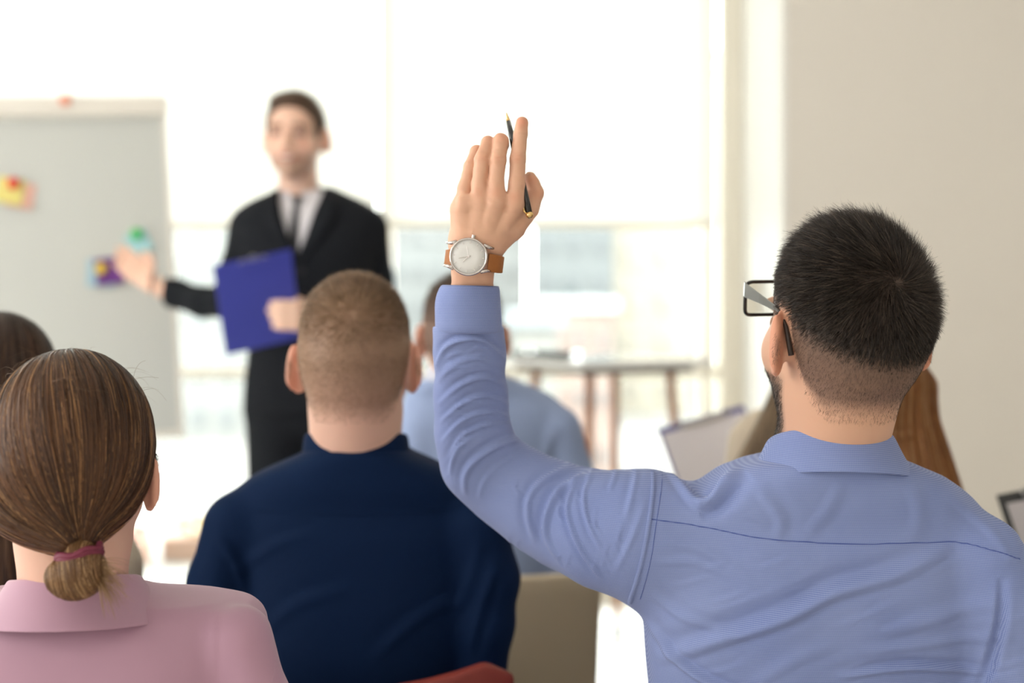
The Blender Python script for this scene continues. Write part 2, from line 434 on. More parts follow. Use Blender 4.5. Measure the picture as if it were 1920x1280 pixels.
def shoe(name, x, y, m, parent, yaw=0, s=1.0):
    R = rot(yaw); 
    def f(P):
        q = (P - np.array([x, y, 0], np.float32)) @ R.astype(np.float32) / s
        d = smin(ell(q, (0, .12, .030), (.046, .085, .034)), ell(q, (0, -.005, .045), (.037, .06, .05)), .04)
        d = smin(d, cone(q, (0, -.015, .05), (0, -.02, .10), .04, .044), .03)
        return smax(d, -q[:, 2] + .002, .004) * s
    V, F = grid_mesh(f, (x - .16, y - .24, -.01), (x + .16, y + .24, .16), .008)
    return link(name, npmesh(name, V, F), m, parent)
def collar_mesh(name, c, rx, ry, ztop, zbot, flare, m, parent, yaw=0, front_drop=.035, span=150, thick=.0022, stand=False, zin=None, tilt=0, pts_drop=0.0, rl=None):
    """folded shirt collar: ring of profiles round the neck; c = (x, y) of its middle"""
    V = []; n = 64; prof_n = 0
    for i in range(n + 1):
        ph = math.radians(-span + 2 * span * i / n); k = (1 - math.cos(ph)) / 2       # k: 0 at the nape, 1 at the throat
        dx, dy = math.sin(ph), -math.cos(ph)
        zt = ztop - front_drop * k ** 1.3 + tilt * dx; zb = zbot - front_drop * .9 * k + tilt * dx - pts_drop * max(0, (abs(ph) - 1.9)) * 1
        zi = (zin if zin is not None else zbot - .005) - front_drop * k
        fl = flare * (1.0 + .15 * math.sin(2 * ph))
        if stand: prof = [(0, zi), (0.001, zt), (.0035, zt), (fl, zb)]
        else: prof = [(.002, zi), (.000, (zi + zt) / 2), (.001, zt - .003), (.0025, zt), (.005, zt - .0005), (.0075, zt - .004), (.0075 + (fl - .0075) * .35, zt + (zb - zt) * .45), (fl - (fl - .0075) * .12, zt + (zb - zt) * .85), (fl, zb)]
        for r, z in prof:
            V.append((dx * (rx + r), dy * (ry + r), z))
        prof_n = len(prof)
    V = np.array(V); Rz = rot(yaw); V[:, :2] = V[:, :2] @ Rz[:2, :2].T; V[:, 0] += c[0]; V[:, 1] += c[1]
    F = [(i * prof_n + j, (i + 1) * prof_n + j, (i + 1) * prof_n + j + 1, i * prof_n + j + 1) for i in range(n) for j in range(prof_n - 1)]
    o = link(name, npmesh(name, V, F), m, parent)
    md = o.modifiers.new('thickness', 'SOLIDIFY'); md.thickness = thick; md.offset = 0
    sb = o.modifiers.new('smooth', 'SUBSURF'); sb.levels = 1; sb.render_levels = 2
    return o
def short_hair(name, f, V, F, loc, toW, n, length, flow, col, parent, width=.0004, seg=3, lift=.35, region=None, weight=None, clump=.16):
    q = loc(V.astype(np.float32))
    reg = region or (lambda q: (hairline(q) > 0) & (q[:, 2] > -.09))
    fm = reg(loc(V[F].mean(1).astype(np.float32)))
    P, N = seeds(V, F[fm], n, weight)
    ql = loc(P.astype(np.float32)); L = length(ql)[:, None]
    fl = flow(ql); fw = toW(fl) - toW(np.zeros((1, 3))); fw = fw - N * (fw * N).sum(1, keepdims=True); fw /= np.linalg.norm(fw, axis=1, keepdims=True) + 1e-9
    jit = rng.normal(size=(n, 3)) * .15 + np.stack([vnoise(P, 330, k) for k in (41, 42, 43)], 1) * clump
    pts = [P - N * .001]; 
    for i in range(seg):
        t = (i + .5) / seg; d = N * (lift * (1 - t) + .10) + fw * (1 - lift * (1 - t)) + jit; d /= np.linalg.norm(d, axis=1, keepdims=True)
        pts.append(pts[-1] + d * L / seg)
    Pts = np.stack(pts, 1)
    return ribbons(name, Pts, np.linspace(1, .25, seg + 1) * width, col(ql), M_hair, parent)
def flow_hair(name, g, P, direction, n_steps, step, width, col, parent, off=.0, stop=None, wob=.0, m=None, taper=True, jitter=.0012):
    """strands that run along the surface g = 0"""
    P = project(g, P, 3); n = len(P); o = rng.uniform(-.2, 1, n) * jitter + off; alive = np.ones(n, bool); pts = []; nrm = []
    L = rng.uniform(.55, 1.0, n)
    ph = rng.uniform(0, 6.28, n); fr = rng.uniform(.6, 1.6, n)
    for i in range(n_steps):
        G = grad(g, P); pts.append(P + G * o[:, None]); nrm.append(G)
        D = direction(P); D = D - G * (D * G).sum(1, keepdims=True); D /= np.linalg.norm(D, axis=1, keepdims=True) + 1e-9
        S = np.cross(D, G); D = D + S * (np.sin(ph + i * .5 * fr) * wob)[:, None]
        if stop is not None: alive &= ~stop(P)
        alive2 = alive & (i < L * n_steps)
        P = P + D * step * (alive2[:, None] + 1e-4)
        P = P - g(P.astype(np.float32))[:, None] * grad(g, P)
    Pts = np.stack(pts, 1); Nr = np.stack(nrm, 1)
    wd = np.ones(n_steps) * width
    if taper: wd[0] *= .3; wd[-1] *= .2
    # ribbons lie in the surface with a slight individual twist
    Nr = Nr + rng.normal(size=(n, 1, 3)) * .35
    return ribbons(name, Pts, wd, col(Pts[:, 0]), m or M_hair, parent, fixed_side=Nr)
def sdf_obj(name, f, lo, hi, h, m, parent=None, col=None, disp=None, sm=1, slack=1.9):
    V, F = grid_mesh(f, lo, hi, h, slack=slack)
    if sm: V = smoothv(V, F, sm, .5)
    if disp is not None:
        N = vnormals(V, F); V = V + N * disp(V, N)[:, None]
    o = link(name, npmesh(name, V, F, None if col is None else col(V)), m, parent)
    return o, V, F
def joined(parts):
    V = []; F = []; n = 0
    for v, f in parts: V.append(v); F.append(f + n); n += len(v)
    return np.concatenate(V), np.concatenate(F)
def pxrows(rows, d):
    """(py, xl, xr, yc, b) with pixels measured at depth d -> metres"""
    return densify([(CAM_H - (r[0] - 553) * d / FPX, (r[1] - 960) * d / FPX, (r[2] - 960) * d / FPX, r[3], r[4]) for r in rows])
def folds(specs):
    """specs: (polyline in x-z metres, amplitude, width, valley) -> displacement of cloth that faces -y"""
    def f(V, N):
        d = np.zeros(len(V)); X, Z = V[:, 0], V[:, 2]
        lo = V.min(0)
        for pts, A, w, val in specs:
            p = np.array(pts); m = (X > p[:, 0].min() - 4 * w) & (X < p[:, 0].max() + 4 * w) & (Z > p[:, 1].min() - 4 * w) & (Z < p[:, 1].max() + 4 * w)
            if not m.any(): continue
            s, t = polydist(X[m], Z[m], pts); tp = np.sin(np.clip(t, 0, 1) * PI) ** .6
            e = np.where((t <= 0) | (t >= 1), np.exp(-(np.abs(s) / w) ** 2), 1)
            w2 = w * .66; d[m] += A * .88 * tp * (np.exp(-(s / w2) ** 2) - val * np.exp(-((s - 1.7 * w2) / (1.2 * w2)) ** 2) - .25 * np.exp(-((s + 1.25 * w2) / (.5 * w2)) ** 2))
        return d * np.clip(-N[:, 1] * 1.6 + .35, 0, 1)
    return f
# ---------------------------------------------------------------- the room
M_wall = mat('painted_wall', srgb(240, 235, 227), .85, noise=(3, .02), bump=(180, .08, .001))
M_ceil = mat('painted_ceiling', srgb(240, 238, 232), .9)
M_floor = mat('pale_floor', srgb(225, 220, 212), .28, noise=(2.2, .04))
M_frame = mat('cream_window_frame', srgb(240, 234, 220), .5)
M_white = mat('white_plastic', srgb(240, 238, 232), .45)
M_metal = mat('brushed_steel', srgb(200, 200, 200), .3, metal=1)
M_black = mat('black_plastic', (.012, .012, .013), .35)
def structure(o): o['kind'] = 'structure'; return o
def slab(name, lo, hi, m, parent=None):
    lo, hi = np.array(lo, float), np.array(hi, float)
    o = MB().box((lo + hi) / 2, hi - lo).build(name, m, parent)
    return structure(o) if parent is None else o
XL, XR, YB, YF, ZC = -3.6, 3.0, -3.5, 5.85, 3.05
slab('floor', (XL - .2, YB - .2, -.1), (XR + .2, YF + .25, 0), M_floor)
slab('ceiling', (XL - .2, YB - .2, ZC), (XR + .2, YF + .25, ZC + .1), M_ceil)
slab('wall_right', (XR, YB, 0), (XR + .2, YF, ZC), M_wall)
slab('wall_front', (.965, 5.0, 0), (XR, YF + .2, ZC), M_wall)              # the solid block right of the glazing
slab('lit_reveal_1', (.95, 4.999, 0), (.966, YF + .02, ZC), mat('lit_reveal_white', (.93, .925, .90), .6))  # added whiter slab: bright window light on the reveal put into its colour
slab('baseboard_front', (.965, 4.985, 0), (XR, 5.0, .08), M_white)
slab('wall_left', (XL - .2, YB, 0), (XL, YF, ZC), M_wall)
slab('wall_back', (XL, YB - .2, 0), (XR, YB, ZC), M_wall)
# front glazing: frame, mullions and panes
mg = bpy.data.materials.new('window_glass'); mg.use_nodes = True
nt = mg.node_tree; nt.nodes.clear()
out = nt.nodes.new('ShaderNodeOutputMaterial'); tr = nt.nodes.new('ShaderNodeBsdfTransparent'); gl = nt.nodes.new('ShaderNodeBsdfGlossy')
gl.inputs['Roughness'].default_value = .02; fr = nt.nodes.new('ShaderNodeFresnel'); fr.inputs['IOR'].default_value = 1.45
mx = nt.nodes.new('ShaderNodeMixShader'); tr.inputs['Color'].default_value = (.95, .98, .97, 1)
nt.links.new(fr.outputs[0], mx.inputs[0]); nt.links.new(tr.outputs[0], mx.inputs[1]); nt.links.new(gl.outputs[0], mx.inputs[2]); nt.links.new(mx.outputs[0], out.inputs[0])
M_glass = mg
win = structure(MB().box(((XL + .965) / 2, YF + .07, .03), (.965 - XL, .08, .06)).box(((XL + .965) / 2, YF + .07, ZC - .04), (.965 - XL, .08, .08)).build('window_1', M_frame))
xs = [XL + .04, -2.32, -.52, .80, .93]
for x in xs[:-1]:
    MB().box((x, YF + .07, ZC / 2), (.055 if x != .80 else .035, .08, ZC - .12)).build('mullion', M_frame, win)
MB().box((.905, YF + .05, ZC / 2), (.09, .10, ZC - .1), bev=.01).build('side_post', M_frame, win)
for x0, x1 in ((XL + .07, -2.35), (-2.29, -.55), (-.49, .78), (.82, .865)):
    for z0, z1 in ((.06, .92), (.96, ZC - .08)):
        MB().box(((x0 + x1) / 2, YF + .07, (z0 + z1) / 2), (x1 - x0, .008, z1 - z0)).build('pane', M_glass, win)
    MB().box(((x0 + x1) / 2, YF + .07, .94), (x1 - x0, .05, .04)).build('transom', M_frame, win)
# roller blinds, pulled down to above head height
mbld = bpy.data.materials.new('blind_fabric'); mbld.use_nodes = True
nt = mbld.node_tree; nt.nodes.clear(); out = nt.nodes.new('ShaderNodeOutputMaterial')
df = nt.nodes.new('ShaderNodeBsdfDiffuse'); df.inputs['Color'].default_value = (.8, .79, .77, 1)
tl = nt.nodes.new('ShaderNodeBsdfTranslucent'); tl.inputs['Color'].default_value = (.93, .92, .89, 1)
mx = nt.nodes.new('ShaderNodeMixShader'); mx.inputs[0].default_value = .62
nt.links.new(df.outputs[0], mx.inputs[1]); nt.links.new(tl.outputs[0], mx.inputs[2]); nt.links.new(mx.outputs[0], out.inputs[0])
for (x0, x1, lab) in ((-2.12, -.551, 'white roller blind behind the standing presenter, lit through by daylight'),
                      (-.545, .835, 'white roller blind beside the white corner, above the high table')):
    t = empty('roller_blind', ((x0 + x1) / 2, YF - .03, 1.55)); tag(t, lab, 'blind', 'roller blinds at the window')
    c = -np.array(t.location)
    MB().box(np.array([(x0 + x1) / 2, YF - .03, 2.27]) + c, (x1 - x0, .002, 1.44)).build('blind_fabric', mbld, t)
    MB().box(np.array([(x0 + x1) / 2, YF - .03, 1.548]) + c, (x1 - x0, .018, .028), bev=.004).build('bottom_rail', M_frame, t)
    MB().tube([np.array([x0, YF - .03, 3.0]) + c, np.array([x1, YF - .03, 3.0]) + c], .035, 14).build('roller_tube', M_white, t)
# ceiling panels out of view, added as fill light
M_lamp = mat('light_diffuser', (1, .97, .92), .5, emit=1.5)
for i, (x, y) in enumerate(((-1.9, 0.2), (.3, 0.2), (-1.9, 2.8), (.3, 2.8), (-1.9, -2), (.3, -2))):
    t = MB().box((0, 0, 0), (.64, .64, .03)).build('fill_panel', M_white); t.location = (x, y, ZC - .016)
    tag(t, 'square white fill light panel added above the seats, out of view', 'ceiling light', 'added fill light panels')
    MB().box((0, 0, -.018), (.58, .58, .01)).build('diffuser', M_lamp, t)

# ---------------------------------------------------------------- outside the glazing: terrace, street, buildings
def far_building(x, y, w, dpt, z0, z1, col, label, roof=None, win=None):
    t = empty('building', (x, y, z0)); tag(t, label, 'building', 'buildings across the street')
    h = z1 - z0
    MB().box((0, dpt / 2, h / 2), (w, dpt, h)).build('wall', mat('facade', col, .85, noise=(.6, .06)), t)
    MB().box((0, dpt / 2, h + .25), (w + .6, dpt + .6, .5)).build('roof', mat('roofing', roof or (.3, .3, .32), .8), t)
    if win:
        nx, nz, ww, wh, wc = win; me = None; mw = mat('far_window', wc, .25); mf = mat('far_window_frame', tuple(c * .85 for c in col), .6)
        for i in range(nx):
            for j in range(nz):
                if me is None: me = MB().box((0, 0, 0), (ww, .2, wh)).build('window', mf, t); o = me; pm = MB().box((0, -.12, 0), (ww * .85, .05, wh * .85)).build('pane', mw, o).data
                else:
                    o = me.copy(); C.objects.link(o); p = bpy.data.objects.new('pane', pm); C.objects.link(p); p.parent = o
                o.location = ((i + .5) / nx * w - w / 2, -.05, (j + .5) / nz * h)
    return t
slab('ground_outside', (-60, YF + .3, -7.2), (60, 140, -7), mat('street_paving', (.17, .165, .155), .9, noise=(.4, .1)))
slab('terrace', (XL - 2, YF + .25, -.25), (XR + 2, 8.2, -.02), mat('terrace_slab', (.22, .21, .195), .8, noise=(3, .05)))
far_building(3.9, 90, 5.1, 12, -7, 16, (.092, .102, .105), 'grey block with dark windows seen through the glass beside the raised arm', win=(3, 9, .8, 1.1, (.05, .06, .065)))
far_building(10.9, 100, 7.3, 12, -7, 18, (.27, .25, .205), 'pale cream tower above the high table', win=(3, 8, .8, 1.4, (.22, .20, .17)))
far_building(2.9, 62, 2.9, 5, -7, .6, (.20, .15, .13), 'low pinkish house with pale roof in front of the grey block', (.33, .35, .36), win=(3, 3, .4, .8, (.1, .1, .1)))
far_building(.75, 48, 1.5, 4, -7, .2, (.15, .15, .14), 'narrow low beige house left of the pinkish one', (.16, .18, .19), win=(2, 3, .35, .7, (.1, .11, .11)))
far_building(-4.3, 112, 11, 12, -7, 16, (.21, .22, .22), 'wide white slab block behind the front row, left of the raised arm', win=(7, 8, .8, 1.2, (.12, .13, .135)))
far_building(-20, 80, 9.5, 12, -7, 15, (.165, .17, .165), 'pale block seen between the flipchart and the presenter', win=(6, 8, .8, 1.2, (.12, .13, .135)))
far_building(-36, 90, 12, 12, -7, 14, (.16, .15, .13), 'sand coloured block far behind the flipchart', win=(6, 7, .9, 1.3, (.11, .12, .125)))
far_building(24, 110, 12, 12, -7, 20, (.17, .16, .14), 'tall cream block behind the white corner', win=(5, 8, .9, 1.3, (.12, .12, .12)))
for i, (x, y, r) in enumerate(((-6.3, 17, 1.4), (-3.9, 19, 1.1), (-.6, 33, 1.5))):
    t = empty('tree', (x, y, -7)); tag(t, ['small green tree on the street beyond the presenter', 'rounded pale tree between the glass mullions', 'tree beside the low beige house across the street'][i], 'tree', 'street trees')
    MB().tube([(0, 0, 0), (.1, 0, 1.8), (0, .05, 3.2)], [.16, .12, .08], 8).build('trunk', mat('bark', (.12, .08, .05), .9), t)
    def fc(P, r=r, s=i): return ell(P, (0, 0, 3.9), (r, r, r * 1.1)) + .18 * r * vnoise(P, 5 / r, s).astype(np.float32)
    sdf_obj('crown', fc, (-2.2, -2.2, 1.8), (2.2, 2.2, 6.2), .12, mat('tree_leaves', (.16, .22, .10), .8, noise=(4, .3)), t)
def car(x, y, z, col, lab, yaw=0):
    t = empty('car', (x, y, z)); t.rotation_euler.z = yaw; tag(t, lab, 'car', 'cars parked on the street')
    m = mat('car_paint', col, .3, coat=.5)
    def f(P): 
        d = ell(P, (0, 0, .55), (2.1, .88, .42)); d = smax(d, -(P[:, 2] - .25), .1)
        return smin(d, ell(P, (-.15, 0, .95), (1.15, .74, .48)), .25)
    sdf_obj('body', f, (-2.3, -1, .1), (2.3, 1, 1.6), .07, m, t)
    for sx in (-1.3, 1.3):
        for sy in (-.8, .8): MB().tube([(sx, sy - .1, .32), (sx, sy + .1, .32)], .32, 16).build('wheel', M_black, t)
    MB().box((-.15, 0, 1.12), (1.5, 1.36, .3), bev=.08).build('window_glass', mat('car_glass', (.05, .06, .07), .1), t)
car(-6.0, 27, -7, (.35, .26, .03), 'yellow car on the street left of the presenter')
car(-8.6, 24, -7, (.3, .04, .03), 'red car on the street beside the flipchart', .2)
# planter with flowers on the terrace
for i, (x, y, cc, fcx) in enumerate(((-1.55, 6.9, (.42, .30, .08), 'yellow'), (-1.86, 6.75, (.55, .25, .2), 'pink'))):
    t = empty('flower_planter', (x, y, -.02)); tag(t, 'low planter of %s flowers on the terrace outside the glass' % fcx, 'planter', 'terrace planters')
    MB().box((0, 0, .06), (.26, .2, .12), bev=.01).build('pot', mat('terracotta', (.32, .2, .15), .8), t)
    fl = MB(); rr = np.random.default_rng(i)
    for k in range(60):
        p = np.array([rr.uniform(-.12, .12), rr.uniform(-.09, .09), .13 + rr.uniform(0, .09)])
        fl.add(p + rr.normal(size=(4, 3)) * .018, [(0, 1, 2, 3)])
    o = fl.build('blossoms', mat('petals', cc, .7), t); o['kind'] = 'stuff'

# ---------------------------------------------------------------- flipchart with its notes
TR = W(309, 186, 4.36); TL = W(-8, 169, 4.22); BR = W(345, 818, 4.26)
v = BR - TR; Hh = np.linalg.norm(v); v /= Hh; u = TR - TL; u = u - v * (u @ v); Wd_ = 1.02; u /= np.linalg.norm(u); nrm = np.cross(u, v); nrm /= np.linalg.norm(nrm)
if nrm[1] > 0: nrm = -nrm
RB = np.stack([u, nrm, -v], 1)                  # board frame: x along, y towards the room, z up
BO = TR + v * Hh / 2 - u * Wd_ / 2              # board middle
fcb = empty('flipchart', (float(BO[0]), float(BO[1]), 0)); tag(fcb, 'white flipchart board on a tripod stand, left of the presenter', 'flipchart')
def brd(x, z, y=0): return BO + RB @ np.array([x, y, z]) - np.array([BO[0], BO[1], 0])
M_board = mat('board_surface', srgb(206, 210, 207), .3, noise=(2, .02)); M_clamp = mat('board_clamp', srgb(236, 232, 224), .4)
MB().box(brd(0, -.03), (Wd_ - .02, .018, Hh - .06), RB).build('board', M_board, fcb)
MB().box(brd(0, Hh / 2 - .028, .02), (Wd_ + .01, .055, .058), RB, bev=.008).build('paper_clamp', M_clamp, fcb)
MB().box(brd(0, -Hh / 2 + .01, .02), (Wd_, .06, .02), RB, bev=.004).build('pen_tray', M_clamp, fcb)
for sx in (-1, 1):
    MB().box(brd(sx * (Wd_ / 2 - .006), -.03), (.014, .024, Hh - .05), RB).build('edge_strip', M_clamp, fcb)
for a, b in (((-.36, -.35), (-.5, -.12)), ((.36, -.35), (.5, -.12)), ((0, -.3), (0, .62))):
    p = brd(a[0], a[1], -.03); q = np.array([b[0] * u[0], b[1] + b[0] * u[1], .02])
    if b[0] > 0: q = np.array([.30, -.05, .02])
    MB().tube([p, q], [.014, .012], 10).build('leg', M_metal, fcb)
def board_at(px, py, off):
    r = W(px, py, 1.0) - np.array([0, 0, CAM_H]); o = np.array([0, 0, CAM_H]); t = ((BO + nrm * (.009 + off) - o) @ nrm) / (r @ nrm); return o + r * t
def sticky(px, py, size, col, lab, off, roll=0):
    t = board_at(px, py, off); R = RB @ rot(0, 0, roll)
    m = MB(); n = 5; V = []; F = []
    for i in range(n):
        for j in range(n):
            x = (i / (n - 1) - .5) * size; z = (j / (n - 1) - .5) * size; cu = .010 * (1 - j / (n - 1)) ** 2
            V.append(R @ np.array([x, cu + .0004, z])); V.append(R @ np.array([x, cu - .0004, z]))
    for i in range(n - 1):
        for j in range(n - 1):
            a = (i * n + j) * 2; b = ((i + 1) * n + j) * 2
            F += [(a, b, b + 2, a + 2), (a + 1, a + 3, b + 3, b + 1)]
    o = m.add(V, F).build('sticky_note', mat('note_paper', col, .8)); o.location = t
    return tag(o, lab, 'sticky note', 'sticky notes on the flipchart')
def magnet(px, py, col, lab, off=.012):
    t = board_at(px, py, off); m = MB(); r = .0165
    m.tube([RB @ np.array([0, y, 0]) for y in (-.009, .003, .006, .007)], [r, r, r * .8, r * .4], 20)
    o = m.build('magnet', mat('magnet_plastic', col, .35), smooth=False); o.location = t
    return tag(o, lab, 'magnet', 'round magnets on the flipchart')
sticky(38, 366, .078, srgb(238, 190, 176), 'pink sticky note under the yellow one on the flipchart', .002, 12)
sticky(18, 358, .078, srgb(236, 226, 140), 'yellow sticky note on top of a pink one', .007, 12)
magnet(25, 343, srgb(225, 50, 40), 'red magnet on the yellow sticky note', .020)
sticky(260, 455, .068, srgb(170, 218, 225), 'pale blue sticky note under the green magnet', .002, -20)
magnet(256, 438, srgb(60, 200, 100), 'green magnet above the pointing hand', .013)
sticky(190, 512, .082, srgb(170, 205, 222), 'pale blue sticky note peeking out behind the purple one', .002, 5)
sticky(205, 508, .080, srgb(112, 60, 140), 'purple sticky note beside the pointing fingertips', .007, -4)
magnet(189, 503, srgb(235, 200, 40), 'yellow magnet on the purple sticky note', .020)
o = magnet(122, 187, srgb(235, 150, 120), 'coral magnet on the top clamp of the flipchart', .045)

# ---------------------------------------------------------------- high table by the window
tcx, tcy = 1130 - 960, 4.9; tx = tcx * 4.9 / FPX; tz = 1.045
tb = empty('high_table', (tx, tcy, 0)); tag(tb, 'square high table with glossy white top, dark underside and splayed wooden legs', 'table')
Rt = rot(-14 + 45)
MB().box((0, 0, tz - .012), (.54, .54, .026), Rt, bev=.005).build('tabletop', mat('white_glossy_top', (.86, .87, .87), .08, spec=.6), tb)
MB().box((0, 0, tz - .034), (.44, .44, .018), Rt).build('under_frame', M_black, tb)
M_wood = mat('beech_wood', srgb(165, 105, 62), .5, noise=(14, .15))
for sx, sy in ((1, 1), (1, -1), (-1, 1), (-1, -1)):
    a = Rt @ np.array([sx * .165, sy * .165, tz - .03]); b = Rt @ np.array([sx * .215, sy * .215, .05])
    l = MB().tube([a, b], [.016, .012], 10).build('leg', M_wood, tb)
    MB().tube([b + (a - b) * .01, Rt @ np.array([sx * .218, sy * .218, 0.0])], [.0135, .015], 10).build('foot', M_black, l)
o = MB().box((0, 0, .009), (.21, .16, .018), rot(-14), bev=.004).build('tablet', mat('tablet_glass', (.01, .02, .02), .08)); o.location = (tx - .19, tcy + .04, tz + .001); tag(o, 'dark tablet lying on the left of the high table', 'tablet')

# ---------------------------------------------------------------- chairs
def chair(cx, y_back, col, label, yaw=0, top=.765, hw=.235, dip=.03, rough=.6):
    """the row's chairs: upholstered seat and back on four black legs"""
    t = empty('chair', (cx, y_back, 0)); t.rotation_euler.z = math.radians(yaw); tag(t, label, 'chair', 'chairs of the audience')
    m = mat('chair_cover', col, rough, bump=(400, .1, .0006))
    n = 13; V = []; F = []; rows = 9
    for side in (0, 1):
        for j in range(rows):
            for i in range(n):
                a = i / (n - 1) * 2 - 1; k = j / (rows - 1)
                z = .40 + (top - dip * (1 - a * a) - .40) * k; x = a * hw * (1 - .04 * (1 - k)) ; 
                cr = max(0, abs(a) - .86) / .14; z -= cr ** 2 * .03 * k
                y = .035 * a * a + .012 - .045 * k + (.032 if side else 0) * (1 - cr * .5)
                V.append((x, y, z))
    q = lambda s, j, i: s * n * rows + j * n + i
    for j in range(rows - 1):
        for i in range(n - 1): F += [(q(0, j, i), q(0, j, i + 1), q(0, j + 1, i + 1), q(0, j + 1, i)), (q(1, j, i), q(1, j + 1, i), q(1, j + 1, i + 1), q(1, j, i + 1))]
    for i in range(n - 1): F += [(q(0, rows - 1, i), q(0, rows - 1, i + 1), q(1, rows - 1, i + 1), q(1, rows - 1, i)), (q(0, 0, i + 1), q(0, 0, i), q(1, 0, i), q(1, 0, i + 1))]
    for j in range(rows - 1): F += [(q(0, j + 1, 0), q(1, j + 1, 0), q(1, j, 0), q(0, j, 0)), (q(0, j, n - 1), q(1, j, n - 1), q(1, j + 1, n - 1), q(0, j + 1, n - 1))]
    MB().add(V, F).build('backrest', m, t, smooth=True, bevel=.008)
    MB().box((0, .27, .425), (hw * 1.9, .46, .05), bev=.015).build('seat', m, t)
    for sx in (-1, 1):
        for yy, sp in ((.07, -.05), (.46, .03)):
            MB().tube([(sx * (hw - .05), yy, .41), (sx * (hw - .01), yy + sp, .0)], [.014, .011], 10).build('leg', M_black, t)
    return t
# ---------------------------------------------------------------- seated audience
def px3(p, d): return W(p[0], p[1], p[2] if len(p) > 2 else d)
M_trouser = {c: mat('trouser_cloth', v, .85, bump=(500, .1, .0005)) for c, v in
             {'navy': (.015, .02, .04), 'grey': (.06, .06, .065), 'black': (.012, .012, .014), 'blue': (.03, .05, .12)}.items()}
def seated(label, d, head, yaw, pitch, s, w, neck, neck_base, rows, arms, shirt_mat, h=.006, skin='fair', stub=None, stub_col=(.05, .035, .028),
           trouser='grey', hands=True, disp=None, lap=(.40, .62), wrists=None, hh=.0035, beard=0, kn=.42, name_shirt='shirt', k_arm=.018, loft_n=2.5, roll=0, cut=None, ear=(27, .0838)):
    """one seated person: a continuous body mesh (head, neck, torso, arms, hands, legs) with shirt, trousers and shoes over it"""
    o = W(head[0], head[1], d); R = rot(yaw, pitch, roll); nb = px3(neck_base, d)
    fh, loc, toW = make_head(o, R, s, w, neck, nb, ear)
    Rw = pxrows(rows, d); hipx = (Rw[0][1] + Rw[0][2]) / 2; hipy = Rw[0][3]
    tubes = []
    for A in arms:
        pts = [px3(a[:2] if len(a) == 3 else (a[0], a[1], a[3]), d) for a in A]; rad = [a[2] * d / FPX for a in A]
        tubes.append((pts, rad))
    hd = []; 
    for i, (pts, rad) in enumerate(tubes):
        if wrists and wrists[i] is not None: wr = wrists[i]
        else:
            sg = -1 if pts[0][0] < nb[0] else 1; wr = np.array([hipx + sg * .07, hipy + lap[0], lap[1]])
        if wr is not False:
            pts.append(wr); rad.append(.031 if not w else .028)
            U = np.array(wr) - pts[-2]; U = U / np.linalg.norm(U); sg = -1 if pts[0][0] < nb[0] else 1
            Wn = np.array([0, 0, -1.0]); Vv = np.cross(U, Wn) * (1 if sg < 0 else -1); Vv /= np.linalg.norm(Vv); Vv = Vv * (1 if Vv[0] * sg < 0 else -1); Wn = np.cross(U, Vv); Wn = Wn if Wn[2] < 0 else -Wn
            hd.append(finger_tubes(np.array(wr), U, Vv, Wn, .95 if not w else .88))
    def fs(P):
        t = loftf(P, Rw, loft_n)
        for i, (pts, rad) in enumerate(tubes):
            e = tubef(P, pts, rad, .02)
            if cut and cut[i] is not None: e = np.maximum(e, P[:, 2] - cut[i])
            t = smin(t, e, k_arm)
        return t
    gl = legs_fn(hipx, hipy, hipx, hipy + kn)
    def fb(P):
        t = smin(fh(P), fs(P) + .012, .012); t = np.minimum(t, gl(P) + .012) 
        for T in hd: t = np.minimum(t, hand_sdf(P, T, None))
        return t
    allp = np.array([p for pts, _ in tubes for p in pts]); X = [r[1] for r in Rw] + [r[2] for r in Rw]
    lo = np.array([min(min(X), allp[:, 0].min()) - .08, hipy - .16, .45]); hi = np.array([max(max(X), allp[:, 0].max()) + .08, hipy + lap[0] + .28, max(Rw[-1][0] + .03, allp[:, 2].max() + .06)]); hib = np.array([hi[0], hi[1], 0])
    lo[1] = min(lo[1], o[1] - .16)
    base = np.array(SKIN[skin])
    # body: lower half coarse, head fine, joined inside the shirt
    hz = nb[2] + .0
    hl = o + np.array([-.13, -.15, 0]) * s; hh2 = o + np.array([.13, .15, .16]) * s; hl[2] = hz - .05
    A = grid_mesh(fb, lo, (hi[0], hi[1], hz - .03), .009); B_ = grid_mesh(lambda P: np.minimum(fh(P), fs(P) + .012), hl, hh2, hh)
    Cl = grid_mesh(lambda P: gl(P) + .012, (hipx - .3, hipy - .2, .02), (hipx + .3, hipy + .56, .68), .014)
    headV = B_[0].copy()
    V, F = joined([A, B_, Cl]); q = loc(V.astype(np.float32))
    person = link('person', npmesh('person', V, F, skin_colors(q, base, beard, stub, stub_col)), M_skin); tag(person, label, 'person')
    sh, sv, sf = sdf_obj(name_shirt, fs, lo, hi, h, shirt_mat, person, disp=disp)
    def ft(P): return gl(P)
    sdf_obj('trousers', ft, (hipx - .32, hipy - .2, .08), (hipx + .32, hipy + .58, .70), .011, M_trouser[trouser], person)
    for sx in (-1, 1): shoe('shoe', hipx + sx * .11, hipy + kn - .03, M_eye, person)
    return dict(o=person, fh=fh, loc=loc, toW=toW, V=B_[0], F=B_[1], fs=fs, nb=nb, head=o, R=R, s=s, d=d, shirt=sh)
def whorl_flow(wh, swirl=.5, down=0):
    wh = np.array(wh)
    def f(q):
        e = q - wh; n = q - np.array([0, -.01, .03]); n = n / np.linalg.norm(n, axis=1, keepdims=True)
        e = e / (np.linalg.norm(e, axis=1, keepdims=True) + 1e-6); s = np.cross(n, e); r = np.linalg.norm(q - wh, axis=1, keepdims=True)
        return e + s * swirl * np.exp(-r / .035) + np.array([0, 0, -down])
    return f
